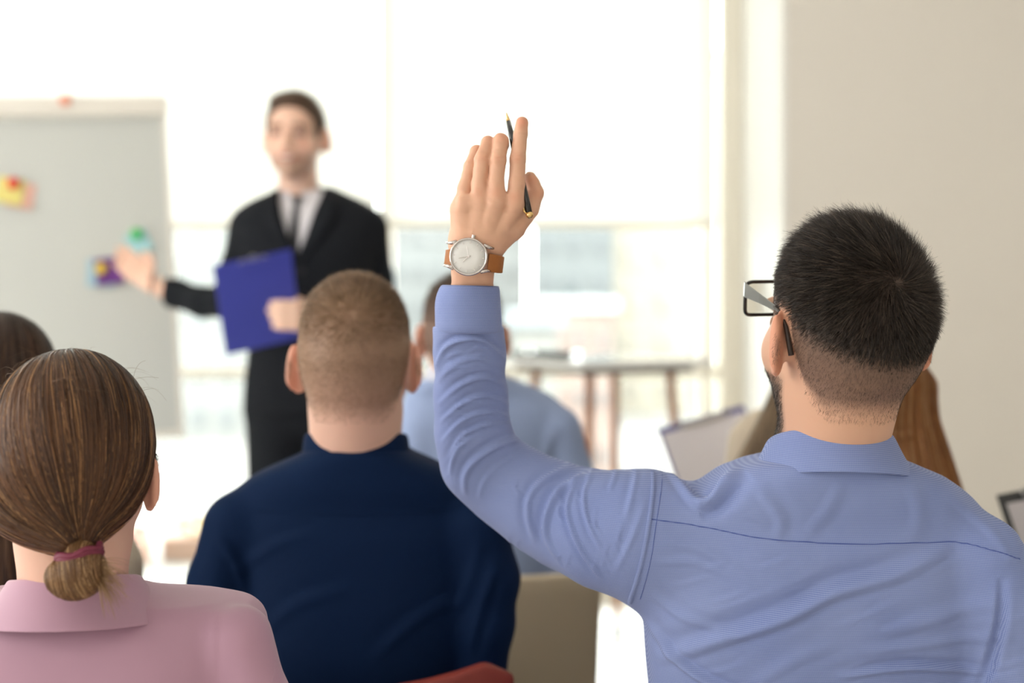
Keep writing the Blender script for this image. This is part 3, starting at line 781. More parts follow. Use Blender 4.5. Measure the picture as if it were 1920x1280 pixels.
def col_fn(c1, c2, amp=.5, light=None, lt=.08):
    c1, c2 = np.array(c1), np.array(c2)
    def f(q):
        t = np.clip(rng.random(len(q)) * .9 + .35 * vnoise(np.asarray(q, float), 60, 3), 0, 1)[:, None] ** 1.5
        c = c1 * (1 - t) + c2 * t
        if light is not None:
            m = rng.random(len(q)) < lt; c[m] = light
        return c
    return f

# ----- the man with the raised arm
D = 1.62
M_oxford = weave_mat('blue_oxford_cloth', srgb(85, 106, 173), srgb(164, 177, 214), .0028, .8, .75)
M_seam = mat('blue_stitching', srgb(78, 96, 165), .85)
rowsB = [(846, 1478, 1650, 1.662, .074), (862, 1448, 1692, 1.662, .082), (872, 1405, 1722, 1.665, .087), (885, 1372, 1752, 1.668, .090), (905, 1325, 1796, 1.674, .095), (945, 1272, 1850, 1.683, .100), (990, 1240, 1884, 1.69, .102),
         (1040, 1230, 1896, 1.69, .108), (1100, 1222, 1894, 1.69, .112), (1150, 1214, 1890, 1.69, .114), (1200, 1218, 1886, 1.692, .114), (1280, 1224, 1882, 1.695, .112),
         (1450, 1240, 1875, 1.70, .11), (1700, 1245, 1875, 1.70, .115), (1880, 1250, 1880, 1.70, .12)]
armL = [(1285, 1008, 118, 1.685), (1205, 1003, 122, 1.685), (1130, 992, 107, 1.70), (1060, 967, 97, 1.73), (1000, 938, 87, 1.745), (945, 903, 80, 1.755), (900, 866, 75, 1.75), (886, 810, 70, 1.735), (882, 740, 66, 1.72), (880, 660, 64, 1.69), (877, 600, 61, 1.67), (877, 548, 57, 1.655)]
armR = [(1858, 1040, 62), (1885, 1140, 68), (1896, 1300, 68), (1880, 1500, 62)]
z_ = lambda y, d=D: CAM_H - (y - 553) * d / FPX
x_ = lambda x, d=D: (x - 960) * d / FPX
def fp(pts, dd=D): return [(x_(x, dd), z_(y, dd)) for x, y in pts]
fold_specs = []
def F_(pts, A, w, val=.7, dd=1.66): A = A * (1.15 if A < .0036 else 1.3); fold_specs.append(([tuple(p) for p in spline([np.array(q) for q in fp(pts, dd)], 5)], A, w, val))
for pts, A, w in (([(815, 690), (835, 652), (870, 636), (910, 640), (945, 675)], .0045, .0045), ([(818, 720), (850, 685), (900, 672), (945, 700)], .0022, .005),
                  ([(818, 765), (865, 722), (915, 710), (952, 735)], .0028, .0045), ([(820, 800), (868, 757), (915, 745), (955, 768)], .003, .004),
                  ([(822, 838), (868, 790), (920, 776), (960, 795)], .0032, .0038), ([(830, 880), (862, 825), (915, 800), (965, 806)], .0035, .0038),
                  ([(838, 905), (845, 870), (862, 840), (890, 820)], .0032, .0045), ([(868, 945), (868, 905), (890, 870), (935, 842), (985, 835)], .004, .006),
                  ([(895, 950), (905, 915), (935, 880), (990, 855)], .002, .004),
                  ([(1004, 1025), (990, 975), (995, 935), (1022, 905), (1083, 880)], .0045, .006), ([(1045, 1050), (1022, 1003), (1030, 955), (1060, 915), (1135, 886)], .0055, .0065),
                  ([(1125, 1075), (1095, 1035), (1072, 990), (1064, 945), (1085, 898)], .004, .0045), ([(1125, 1020), (1100, 970), (1095, 925), (1115, 890)], .0035, .004),
                  ([(1150, 1060), (1180, 990), (1205, 930)], .002, .006), ([(1168, 960), (1190, 900), (1200, 872)], .0025, .005), ([(1140, 920), (1160, 885), (1170, 872)], .0022, .004)):
    F_(pts, A, w)
fr_ = np.random.default_rng(12)
for k in range(16):                                                   # fine creases between the big folds
    y = fr_.uniform(650, 860); x0 = fr_.uniform(818, 880); L = fr_.uniform(25, 60); F_([(x0, y), (x0 + L * .5, y - fr_.uniform(4, 16)), (x0 + L, y - fr_.uniform(0, 14))], fr_.uniform(.0006, .0014), .0028)
for k in range(18):
    x = fr_.uniform(960, 1190); y = fr_.uniform(905, 1050); L = fr_.uniform(25, 70); F_([(x, y), (x - 8, y + L * .5), (x + 6, y + L)], fr_.uniform(.0005, .0013), .003)
for k in range(22):
    x = fr_.uniform(1235, 1850); y = fr_.uniform(1040, 1280); L = fr_.uniform(40, 130); F_([(x, y), (x + L * .5, y - L * .16), (x + L, y - L * .38)], fr_.uniform(.0005, .0012), .005)
for pts, A, w, v in (([(1235, 1255), (1330, 1205), (1467, 1149), (1558, 1103), (1671, 1072), (1785, 1024)], .0075, .013, .8), ([(1222, 1185), (1262, 1240), (1335, 1285), (1420, 1310)], .005, .007, .8),
                  ([(1215, 1120), (1290, 1165), (1400, 1190)], .0025, .008, .7), ([(1228, 1060), (1300, 1055), (1370, 1080)], .002, .007, .7), ([(1240, 1010), (1330, 1040), (1430, 1100)], .002, .01, .5),
                  ([(1396, 880), (1366, 908), (1338, 940), (1310, 950)], .0085, .009, .9), ([(1262, 875), (1285, 915), (1310, 945), (1345, 950)], .006, .010, .5), ([(1420, 915), (1460, 970), (1450, 1010)], .0025, .010, .6),
                  ([(1570, 900), (1540, 960), (1500, 1005)], .0018, .012, .5), ([(1700, 900), (1720, 960), (1700, 1010)], .002, .014, .5), ([(1640, 1180), (1760, 1150), (1870, 1120)], .003, .012, .6),
                  ([(1560, 1262), (1700, 1245), (1860, 1265)], .005, .006, .9), ([(1600, 1215), (1740, 1200), (1880, 1190)], .0025, .009, .6), ([(1870, 1075), (1862, 1160), (1850, 1240), (1830, 1300)], -.008, .008, .3),
                  ([(1400, 1290), (1480, 1230), (1560, 1200)], .002, .012, .4), ([(1785, 930), (1850, 985), (1890, 1050)], .002, .01, .5)):
    F_(pts, A, w, v, 1.60)
fdisp = folds(fold_specs)
def dispB(V, N):
    d = fdisp(V, N)
    X, Z = V[:, 0], V[:, 2]; back = np.clip(-N[:, 1] * 1.5 + .3, 0, 1)
    d -= .010 * np.exp(-(((X - x_(1315)) / .022) ** 2 + ((Z - z_(900)) / .016) ** 2)) * np.clip(N[:, 2] + .6, 0, 1)
    d += .0009 * vnoise(V * np.array([1, 1, .6]), 60, 5) * back + .0016 * vnoise(V, 24, 6) * back
    return d
def stubB(q):
    y, z = q[:, 1], q[:, 2]; fl = .012 + (y + .1) * .42 - .01; hl = hairline(q)
    m = np.clip(hl / .022, 0, 1) * (.60 + .24 * np.clip((z + .07) / (fl + .07), 0, 1)) + np.clip((z - fl) / .03, 0, 1) * np.clip(hl / .01, 0, 1)
    return np.clip(m, 0, .96)
B = seated('man in glasses and light blue shirt raising his arm with a pen', D, (1578, 640), 18, 8, 1.03, False, .0615, (1548, 872, 1.665), rowsB, [armL, armR], M_oxford, h=.0028,
           skin='tan', stub=stubB, stub_col=(.045, .032, .026), trouser='navy', disp=dispB, wrists=[False, None], hh=.0022, beard=.85, ear=(33, .0865), k_arm=.03, roll=0, cut=[CAM_H - (612 - 553) * 1.66 / FPX, None])
per = B['o']
# hand, wrist and forearm of the raised arm: the fine part of the same body
dh = 1.62; q3 = lambda x, y, d=dh: W(x, y, d); pr = dh / FPX
HT = [([q3(925, 450), q3(964, 385, 1.613), q3(969, 342, 1.610), q3(971, 298, 1.610), q3(976, 250, 1.617), q3(979, 230, 1.622)], [19, 17.5, 15.2, 14.6, 12.8, 11.8]),
      ([q3(908, 450), q3(930, 378, 1.608), q3(930, 343, 1.607), q3(934, 299, 1.605), q3(939, 264, 1.616), q3(941, 270, 1.645), q3(938, 292, 1.657)], [20, 18, 14.8, 14.6, 14.0, 13, 11.5]),
      ([q3(890, 450), q3(899, 382, 1.611), q3(899, 346, 1.611), q3(904.5, 299, 1.610), q3(915, 268, 1.622), q3(919, 270, 1.645), q3(918, 296, 1.655)], [20, 18, 14.8, 14.8, 13.0, 12.5, 11]),
      ([q3(872, 450), q3(869, 390, 1.617), q3(871.5, 353, 1.620), q3(882, 312, 1.622), q3(893, 284, 1.636), q3(900, 284, 1.652), q3(902, 304, 1.660)], [20, 18, 13.5, 12.2, 11.5, 11, 10]),
      ([q3(925, 455, 1.628), q3(962, 425, 1.634), q3(991, 390, 1.640), q3(1004, 362, 1.642), q3(999, 344, 1.641), q3(994, 333, 1.640)], [26, 24, 20, 15.5, 12.5, 11.5])]
HT = [(p, [r * pr for r in rad]) for p, rad in HT]
def fhand(P):
    d = None
    for i, (pts, rad) in enumerate(HT):
        e = tubef(P, pts, rad, .003); d = e if d is None else smin(d, e, .0018 if i < 4 else .007)
    d = smin(d, cone(P, q3(876, 430, 1.622), q3(868, 395, 1.620), 28 * pr, 23 * pr), .010)
    d = smin(d, cone(P, q3(905, 440, 1.622), q3(915, 395, 1.618), 30 * pr, 22 * pr), .012)
    d = smin(d, cone(P, q3(950, 425, 1.63), q3(968, 392, 1.626), 22 * pr, 18 * pr), .010)
    for (x, y) in ((965, 376), (932, 366), (900, 366), (871, 378)): d = smin(d, ell(P, q3(x, y, 1.606), (.008, .0045, .009)), .007)
    wr = smin(cone(P, q3(872, 462, 1.628), q3(874, 540, 1.645), 29 * pr, 27 * pr), cone(P, q3(904, 462, 1.628), q3(898, 540, 1.645), 28 * pr, 26 * pr), .012)
    wr = smin(wr, cone(P, q3(885, 575, 1.655), q3(882, 640, 1.69), 40 * pr, 46 * pr), .02)
    return smin(d, wr, .018)
V, F = grid_mesh(fhand, q3(820, 640) - np.array([0, .07, 0]), q3(1035, 205) + np.array([0, .13, 0]), .0012)
V = smoothv(V, F, 1, .4); N = vnormals(V, F)
V = V + N * (.00018 * vnoise(V, 420, 2) + .00012 * vnoise(V * np.array([.5, 1, 2]), 700, 4))[:, None]
base = np.array(SKIN['tan']); c = np.tile(base, (len(V), 1))
pxv = V[:, 0] / V[:, 1] * FPX + 960; pyv = 553 - (V[:, 2] - CAM_H) / V[:, 1] * FPX
def redden(x, y, r, a):
    global c
    P0 = q3(x, y); m = np.exp(-(((V[:, 0] - P0[0]) ** 2 + (V[:, 2] - P0[2]) ** 2) / (r * pr) ** 2))[:, None] * a; c = c * (1 - m) + np.array([base[0] * .97, base[1] * .66, base[2] * .6]) * m
for x, y, r, a in ((979, 228, 15, .7), (941, 258, 13, .35), (919, 258, 11, .4), (899, 275, 10, .3), (996, 335, 12, .5), (934, 300, 10, .3), (905, 298, 10, .3), (970, 298, 11, .35), (1006, 362, 14, .4), (964, 372, 12, .35), (932, 364, 12, .3), (900, 364, 12, .3)): redden(x, y, r, a)
# finger creases over the joints are fine relief of the mesh
for (x, y, w_) in ((972, 296, 12), (977, 254, 10), (973, 289, 12), (936, 300, 13), (906, 298, 12), (883, 306, 9)):
    P0 = q3(x, y); dx = (V[:, 0] - P0[0]) / (w_ * pr); dz = (V[:, 2] - P0[2]); m = np.exp(-(dz / .0009) ** 2) * (np.abs(dx) < 1.1) * (N[:, 1] < -.2); V = V - N * (m * .0005)[:, None]
hand_me = npmesh('hand_part', V, F, c)
tmp = link('hand_part', hand_me, M_skin)
# join the fine hand into the body mesh so that the body stays one object
def join_into(o, me2):
    me = o.data; n1 = len(me.vertices); v1 = np.empty(n1 * 3, np.float32); me.vertices.foreach_get('co', v1)
    f1 = np.empty(len(me.loops), np.int32); me.loops.foreach_get('vertex_index', f1); c1 = np.empty(n1 * 4, np.float32); me.color_attributes['Col'].data.foreach_get('color', c1)
    n2 = len(me2.vertices); v2 = np.empty(n2 * 3, np.float32); me2.vertices.foreach_get('co', v2); f2 = np.empty(len(me2.loops), np.int32); me2.loops.foreach_get('vertex_index', f2)
    c2 = np.empty(n2 * 4, np.float32); me2.color_attributes['Col'].data.foreach_get('color', c2)
    m = npmesh('person', np.concatenate([v1, v2]).reshape(-1, 3), np.concatenate([f1, f2 + n1]).reshape(-1, 4), np.concatenate([c1, c2]).reshape(-1, 4)[:, :3])
    m.materials.append(M_skin); m.polygons.foreach_set('use_smooth', np.ones(len(m.polygons), bool)); o.data = m
join_into(per, hand_me); bpy.data.objects.remove(tmp)
# cuff of the raised sleeve
def ring_loft(name, secs, m, parent, n=48, thick=.0016, bump=None):
    """secs: (centre, rx, ry, tilt dz across x)"""
    V = []; F = []
    for (c0, rx, ry, tl) in secs:
        for k in range(n):
            a = 2 * PI * k / n; V.append((c0[0] + rx * math.cos(a), c0[1] + ry * math.sin(a), c0[2] + tl * math.cos(a)))
    for i in range(len(secs) - 1):
        for k in range(n): j = (k + 1) % n; F.append((i * n + k, i * n + j, (i + 1) * n + j, (i + 1) * n + k))
    V = np.array(V)
    if bump is not None: V += bump(V)
    o = link(name, npmesh(name, V, F), m, parent); md = o.modifiers.new('thickness', 'SOLIDIFY'); md.thickness = thick; md.offset = 0
    sb = o.modifiers.new('smooth', 'SUBSURF'); sb.levels = 1; sb.render_levels = 1
    return o
pc = 1.655 / FPX
ring_loft('cuff', [(W(883, 560, 1.650), 49 * pc, .028, 0), (W(883, 534, 1.650), 50.5 * pc, .030, -.0005), (W(881.5, 536, 1.651), 54 * pc, .0325, -.001), (W(878.5, 552, 1.655), 58.5 * pc, .0345, -.0015), (W(877, 570, 1.655), 61 * pc, .0355, -.0015), (W(878, 590, 1.66), 61.5 * pc, .0365, -.001), (W(879, 616, 1.665), 62.5 * pc, .0385, 0), (W(879, 622, 1.668), 61 * pc, .0375, 0), (W(879, 624, 1.668), 56 * pc, .034, 0)], M_oxford, per)
# seams: thin raised bands that follow the cloth
def surf_y(fs, x, z, y0=1.35, y1=1.72, n=90):
    ys = np.linspace(y0, y1, n); P = np.stack([np.full(n, x), ys, np.full(n, z)], 1).astype(np.float32); d = fs(P); i = int(np.argmax(d < 0))
    return ys[i] if i > 0 and d[i] < 0 else None
def seam(name, pts, width, off, m, parent, fs, dispf=None, dd=1.60, y0=1.35, y1=1.72):
    sp = spline([np.array(q) for q in fp(pts, dd)], 8); L = []
    for x, z in sp:
        y = surf_y(fs, x, z, y0, y1)
        if y is not None: L.append((x, y, z))
    if len(L) < 3: return
    P = project(fs, np.array(L), 3); N = grad(fs, P)
    if dispf is not None: P = P + N * dispf(P, N)[:, None]
    T = np.gradient(P, axis=0); S = np.cross(T, N); S /= np.linalg.norm(S, axis=1, keepdims=True) + 1e-9
    V = np.stack([P - S * width / 2 - N * .001, P - S * width * .42 + N * off, P + S * width * .42 + N * off, P + S * width / 2 - N * .001], 1).reshape(-1, 3); n = len(P)
    F = [(i * 4 + j, i * 4 + j + 1, i * 4 + 4 + j + 1, i * 4 + 4 + j) for i in range(n - 1) for j in range(3)]
    return link(name, npmesh(name, V, F), m, parent)
seam('yoke_seam', [(1222, 980), (1331, 995), (1445, 1013), (1594, 1020), (1785, 1021), (1857, 1031), (1915, 1050)], .0011, .0005, M_seam, per, B['fs'], dispB, 1.585)
seam('armhole_seam', [(1241, 872), (1230, 925), (1217, 991), (1204, 1057), (1191, 1122), (1188, 1150)], .0055, .0014, M_oxford, per, B['fs'], dispB, 1.60)
seam('armhole_stitching', [(1262, 870), (1242, 942), (1231, 991), (1222, 1050), (1206, 1135)], .0007, .0004, M_seam, per, B['fs'], dispB, 1.60)
collar_mesh('collar', (x_(1556, 1.655), 1.655), .066, .066, z_(803, 1.60), z_(880, 1.59), .027, M_oxford, per, front_drop=.045, yaw=6, tilt=-.003)
# glasses, worn: a thing of their own
M_gl = mat('glasses_black', (.01, .01, .011), .2); M_glm = mat('glasses_grey_metal', srgb(140, 142, 140), .28, metal=.7)
ml = bpy.data.materials.new('lens'); ml.use_nodes = True
ml.node_tree.nodes['Principled BSDF'].inputs['Transmission Weight'].default_value = 1; ml.node_tree.nodes['Principled BSDF'].inputs['Roughness'].default_value = 0; ml.node_tree.nodes['Principled BSDF'].inputs['IOR'].default_value = 1.02
toW = B['toW']; g = empty('glasses', tuple(toW([[0, .1, .02]])[0])); tag(g, 'black framed glasses with grey temples worn by the man raising his arm', 'glasses'); go = np.array(g.location)
gz = .033
for sx in (-1, 1):
    cx, hw, hhh = sx * .0385, .0315, .0195; pts = []
    for k in range(28):
        a = 2 * PI * k / 28; ca, sa = math.cos(a), math.sin(a); e = .32
        pts.append((cx + hw * math.copysign(abs(ca) ** e, ca) * (1 - .06 * (sa < 0) * abs(sa)), .112 - .010 * (abs(cx + hw * ca) / .062) ** 2, gz + hhh * math.copysign(abs(sa) ** e, sa)))
    pts.append(pts[0]); m = MB(); m.tube(toW(pts) - go, [.0022] * len(pts), 8)
    m.build('lens_frame', M_gl, g, smooth=True)
    L = MB(); L.add(toW([(p[0], p[1], p[2]) for p in pts[:-1]]) - go, [tuple(range(28))]); L.build('lens', ml, g)
    hx = sx * .0715
    tp = [(hx, .100, gz + .013), (hx + sx * .003, .092, gz + .012), (sx * .0775, .05, gz + .008), (sx * .0785, .012, gz + .003)]
    V = []; hts = [.0085, .0085, .0055, .003]
    for p, hq in zip(tp, hts):
        for dx, dz in ((-.001, -hq), (.001, -hq), (.001, hq * .9), (-.001, hq * .9)): V.append((p[0] + dx, p[1], p[2] + dz))
    F = [(i * 4 + j, i * 4 + (j + 1) % 4, i * 4 + 4 + (j + 1) % 4, i * 4 + 4 + j) for i in range(3) for j in range(4)] + [(3, 2, 1, 0), (12, 13, 14, 15)]
    MB().add(toW(V) - go, F).build('temple', M_glm, g, bevel=.0005)
    MB().tube(toW([(sx * .0785, .014, gz + .004), (sx * .080, -.004, gz + .0), (sx * .080, -.018, gz - .014), (sx * .0785, -.030, gz - .042)]) - go, [.0019, .0021, .0026, .0032], 10).build('temple_tip', mat('dark_tip', (.03, .018, .014), .35), g, smooth=True)
MB().tube(toW([(-.008, .112, gz + .006), (0, .115, gz + .009), (.008, .112, gz + .006)]) - go, .002, 8).build('bridge', M_gl, g, smooth=True)
# hair: faded sides, longer on top, whorl at the crown
def regionB(q): return (hairline(q) > 0) & (q[:, 2] > -.09)
FL = lambda q: .012 + (q[:, 1] + .1) * .42
def lenB(q):
    t = np.clip((q[:, 2] - FL(q) + .03) / .075, 0, 1); return .003 + (.0195 + .006 * np.clip((q[:, 2] - .1) / .03, 0, 1)) * t ** 1.3 * rng.uniform(.75, 1.2, len(q)) + .004 * rng.random(len(q)) * t
short_hair('hair', B['fh'], B['V'], B['F'], B['loc'], toW, 52000, lenB, whorl_flow((.0, -.100, .080), .9), col_fn((.009, .0065, .005), (.030, .020, .015), light=(.13, .095, .07), lt=.09), per, .00042, 4, .5,
           region=lambda q: (hairline(q) > .002) & (q[:, 2] - FL(q) - .022 * np.random.default_rng(3).random(len(q)) > -.026))
short_hair('cropped_hair', B['fh'], B['V'], B['F'], B['loc'], toW, 52000, lambda q: .003 + .0035 * rng.random(len(q)), whorl_flow((.0, -.100, .080), .2, .8), col_fn((.018, .012, .010), (.060, .040, .030)), per, .00028, 2, .12, clump=.02,
           region=lambda q: (hairline(q) > -.004) & (q[:, 2] - FL(q) < .0))
short_hair('beard', B['fh'], B['V'], B['F'], B['loc'], toW, 9000, lambda q: .004 + .004 * rng.random(len(q)), whorl_flow((.0, -.02, .3), 0, 1), col_fn((.02, .016, .012), (.07, .05, .04), light=(.3, .28, .25), lt=.05), per, .00035, 2, .4, clump=.02,
           region=lambda q: (q[:, 1] > .012) & (q[:, 2] < -.038 - .1 * np.clip(.05 - q[:, 1], 0, 1)) & (q[:, 2] > -.115) & ~((np.abs(q[:, 0]) < .026) & (np.abs(q[:, 2] + .055) < .01)))

# wristwatch on the raised wrist
wc = W(878.5, 481, 1.598); tl = math.radians(0)
wt = empty('wristwatch', tuple(wc)); tag(wt, 'round silver wristwatch with white dial and tan leather strap on raised wrist', 'watch')
RW = rot(0, 0, 7)           # the dial lies in x-z and faces -y
def wl(x, y, z): return RW @ np.array([x, y, z])
M_silver = mat('watch_case_steel', srgb(205, 200, 198), .22, metal=1); M_dial = mat('watch_dial', srgb(226, 226, 224), .35); M_strap = mat('tan_leather', srgb(158, 96, 40), .55, noise=(120, .12), bump=(600, .3, .0005))
def disc(prof, m, name, parent, n=56):
    V = []; F = []
    for r, y in prof:
        for k in range(n): a = 2 * PI * k / n; V.append(wl(r * math.cos(a), y, r * math.sin(a)))
    for i in range(len(prof) - 1):
        for k in range(n): j = (k + 1) % n; F.append((i * n + k, (i + 1) * n + k, (i + 1) * n + j, i * n + j))
    F.append(tuple(range(n))); F.append(tuple((len(prof) - 1) * n + k for k in range(n))[::-1])
    o = MB().add(V, F).build(name, m, parent, smooth=True)
    return o
rc = .0218
disc([(rc * .80, .008), (rc * .95, .006), (rc * 1.0, .002), (rc * .99, -.0005), (rc * .955, -.0022), (rc * .90, -.0022), (rc * .885, -.0008), (rc * .5, -.0007)], M_silver, 'case', wt)
dial = disc([(rc * .89, .0003), (rc * .89, -.0010), (rc * .4, -.0011)], M_dial, 'dial', wt)
for k in range(12):
    a = 2 * PI * k / 12; r = rc * .74
    MB().box((0, 0, 0), (.0005, .0003, .0024), rot(0, 0, math.degrees(PI / 2 - a))).build('hour_mark', M_silver, dial).location = tuple(wl(r * math.cos(a), -.0014, r * math.sin(a)))
for a, L, w_ in ((196, .0115, .0009), (228, .0085, .0011), (108, .0125, .0004)):
    a = math.radians(a); p0 = wl(-.002 * math.cos(a), -.0016, -.002 * math.sin(a)); p1 = wl(L * math.cos(a), -.0016, L * math.sin(a))
    MB().tube([p0, p1], [w_ / 2, w_ / 4], 6).build('hand', M_silver, dial)
MB().tube([wl(0, -.002, 0), wl(0, -.0012, 0)], .0009, 12).build('hand_pin', M_silver, dial)
MB().tube([wl(.0025, .002, rc * .98), wl(.0028, .002, rc * .98 + .0035)], .0021, 14).build('crown', M_silver, wt)
for sx in (-1, 1):
    for sz in (-1, 1):
        MB().tube([wl(sx * rc * .70, .002, sz * rc * .70), wl(sx * rc * .98, .0035, sz * .0132), wl(sx * rc * 1.22, .0095, sz * .0128)], [.0022, .0021, .0014], 8, ).build('lug', M_silver, wt, smooth=True)
# strap: closed band round the wrist
V = []; F = []; n = 60; C0 = W(889, 490, 1.628) - wc; wa, wb = .0318, .0262
for k in range(n + 1):
    a = -PI / 2 + .52 + (2 * PI - 1.04) * k / n; hz = .0108 - .0022 * (1 - math.cos(a + PI / 2)) / 2
    for s_, th in ((-1, 0), (-1, .0021), (1, .0021), (1, 0)):
        V.append(C0 + wl((wa + th) * math.cos(a), (wb + th) * math.sin(a), s_ * hz * (.93 if th else 1)))
F = [(k * 4 + j, k * 4 + 4 + j, k * 4 + 4 + (j + 1) % 4, k * 4 + (j + 1) % 4) for k in range(n) for j in range(4)] + [(0, 1, 2, 3), tuple(n * 4 + j for j in (3, 2, 1, 0))]
MB().add(V, F).build('strap', M_strap, wt, smooth=True, bevel=.0004)
# pen held between thumb and fingers
pe = empty('pen', tuple(W(972, 320, 1.63))); tag(pe, 'slim black pen with gold tip and clip held in the raised hand', 'pen'); po = np.array(pe.location)
pa, pb = W(949.5, 211, 1.662), W(994, 408, 1.610); ax = (pb - pa) / np.linalg.norm(pb - pa); Lp = np.linalg.norm(pb - pa)
M_gold = mat('gold', (.83, .58, .25), .2, metal=1); M_penb = mat('black_lacquer', (.008, .008, .01), .12, coat=.5)
at_ = lambda t: pa + ax * t - po
MB().tube([at_(0), at_(.003), at_(.012)], [.0004, .0010, .0026], 16).build('tip', M_gold, pe, smooth=True)
MB().tube([at_(.012), at_(.030), at_(Lp * .5)], [.0027, .0036, .0040], 18).build('barrel', M_penb, pe, smooth=True)
MB().tube([at_(Lp * .5), at_(Lp * .5 + .002)], [.0042, .0042], 18).build('ring', M_gold, pe, smooth=True)
MB().tube([at_(Lp * .5 + .002), at_(Lp - .006)], [.0041, .0038], 18).build('cap', M_penb, pe, smooth=True)
MB().tube([at_(Lp - .006), at_(Lp - .005), at_(Lp - .003), at_(Lp - .002), at_(Lp)], [.0036, .0043, .0043, .0040, .0022], 18).build('end_piece', M_gold, pe, smooth=True)
sdv = np.array([-1, -.6, 0]); sdv = sdv - ax * (sdv @ ax); sdv /= np.linalg.norm(sdv)
MB().tube([at_(Lp - .005) + sdv * .004, at_(Lp - .008) + sdv * .0062, at_(Lp - .030) + sdv * .0052], [.0012, .0011, .0012], 8).build('clip', M_gold, pe, smooth=True)
chair(float(x_(1556, 1.6)), 1.53, srgb(120, 50, 40), 'red upholstered chair under the man raising his arm', top=.72)
# ----- woman in the pink blouse, hair tied low
D2 = 1.50
M_pink = mat('pink_blouse_cloth', srgb(178, 139, 160), .7, sheen=.3, noise=(14, .03), bump=(900, .12, .0003))
def fpx(pts, dd): return [tuple(p) for p in spline([np.array([(x - 960) * dd / FPX, CAM_H - (y - 553) * dd / FPX]) for x, y in pts], 5)]
rowsP = [(1100, 60, 225, 1.535, .045), (1118, 10, 270, 1.54, .055), (1130, -90, 340, 1.545, .066), (1138, -150, 430, 1.55, .075), (1150, -180, 462, 1.553, .085), (1180, -205, 480, 1.556, .10),
         (1240, -200, 482, 1.56, .112), (1320, -190, 475, 1.56, .115), (1500, -160, 440, 1.56, .11), (1750, -120, 400, 1.56, .105), (1960, -140, 420, 1.56, .115)]
specP = [(fpx([(385, 1150), (392, 1200), (386, 1290)], 1.45), .0018, .006, .5), (fpx([(350, 1145), (430, 1150), (500, 1170)], 1.45), .0015, .008, .5), (fpx([(60, 1215), (150, 1225), (260, 1205)], 1.45), .001, .012, .4)]
dP0 = folds(specP)
Pk = seated('woman with low tied brown hair and pink blouse, front left corner', D2, (138, 905), 4, -2, .99, True, .0545, (140, 1115, 1.53), rowsP,
            [[(-150, 1200, 56), (-185, 1330, 54), (-190, 1520, 48)], [(450, 1195, 58), (490, 1330, 56), (495, 1520, 50)]], M_pink, h=.0045, skin='pink', trouser='black', disp=lambda V, N: dP0(V, N) + .0012 * vnoise(V, 22, 9), hh=.003, kn=.34,
            lap=(.38, .60))
po_ = Pk['o']
collar_mesh('collar', (x_(141, 1.525), 1.525), .0625, .064, z_(1085, 1.46), z_(1186, 1.42), .040, M_pink, po_, front_drop=.03, tilt=.004, yaw=-2)
seam('shoulder_seam', [(508, 1152), (517, 1190), (512, 1240), (508, 1290)], .0016, .0008, M_pink, po_, Pk['fs'], None, 1.48, 1.3, 1.6)
locP, toWP = Pk['loc'], Pk['toW']; hs = Pk['s']
Tt = W(152, 1036, 1.405)                        # where the tie sits
T_l = locP(Tt[None].astype(np.float32))[0]
def hairP(P):
    q = locP(P.astype(np.float32))
    d = ell(q, (0, -.013, .045), (.0845, .105, .097)); d = smin(d, ell(q, (0, -.04, .012), (.0805, .078, .072)), .03)
    d = smin(d, cone(q, (.0, -.045, -.012), T_l + np.array([0, .006, .0]), .066, .011), .022)
    cut = q[:, 2] - np.interp(q[:, 1], [-.14, -.11, -.03, -.022, .006, .014, .035, .05, .075], [-.12, -.09, -.075, .030, .030, .0, .02, .06, .085])
    return (smax(d, -cut, .008) * hs).astype(np.float32)
hl_ = Pk['head']
c_p = col_fn((.028, .011, .0045), (.145, .060, .021), light=(.42, .22, .09), lt=.08)
M_scP = mat('brown_hair_mass', (.04, .018, .008), .6, spec=.2)
cap, cv, cf = sdf_obj('hair', hairP, hl_ - .17, hl_ + .18, .0035, M_scP, po_)
def w_hair(c): return np.clip((c[:, 2] - hl_[2] + .11) / .1, .2, 1)
sP, sN = seeds(cv, cf, 15000, w_hair)
sP = sP[sN[:, 1] < .65]
def colP(P):
    c = c_p(P); t = np.clip((.02 - (P[:, 2] - hl_[2])) / .12, 0, 1)[:, None]; return c * (1 + t * .9)
flow_hair('hair_strands', hairP, sP, lambda P: Tt - P + np.array([0, 0, -.03]) * np.clip((np.linalg.norm(Tt - P, axis=1) / .1)[:, None] - .5, 0, 1), 20, .0095, .00062, colP, cap, off=.0003, stop=lambda P: np.linalg.norm(P - Tt, axis=1) < .013, wob=.045)
# stray hairs above the crown
fP = sP[(sP[:, 2] > hl_[2] + .09)][:110]; fl = []
for p in fP:
    dv = rng.normal(size=3) * np.array([1, .6, .25]); dv[2] = abs(dv[2]); dv /= np.linalg.norm(dv); L = rng.uniform(.02, .05); cu = rng.normal(size=3) * .5
    fl.append([p + dv * L * t + cu * L * t * t * .6 - np.array([0, 0, 1]) * L * t ** 3 * .4 for t in np.linspace(0, 1, 9)])
ribbons('stray_hair', np.array(fl), np.linspace(.00028, .00016, 9), np.tile([.16, .09, .045], (len(fl), 1)), M_hair, cap)
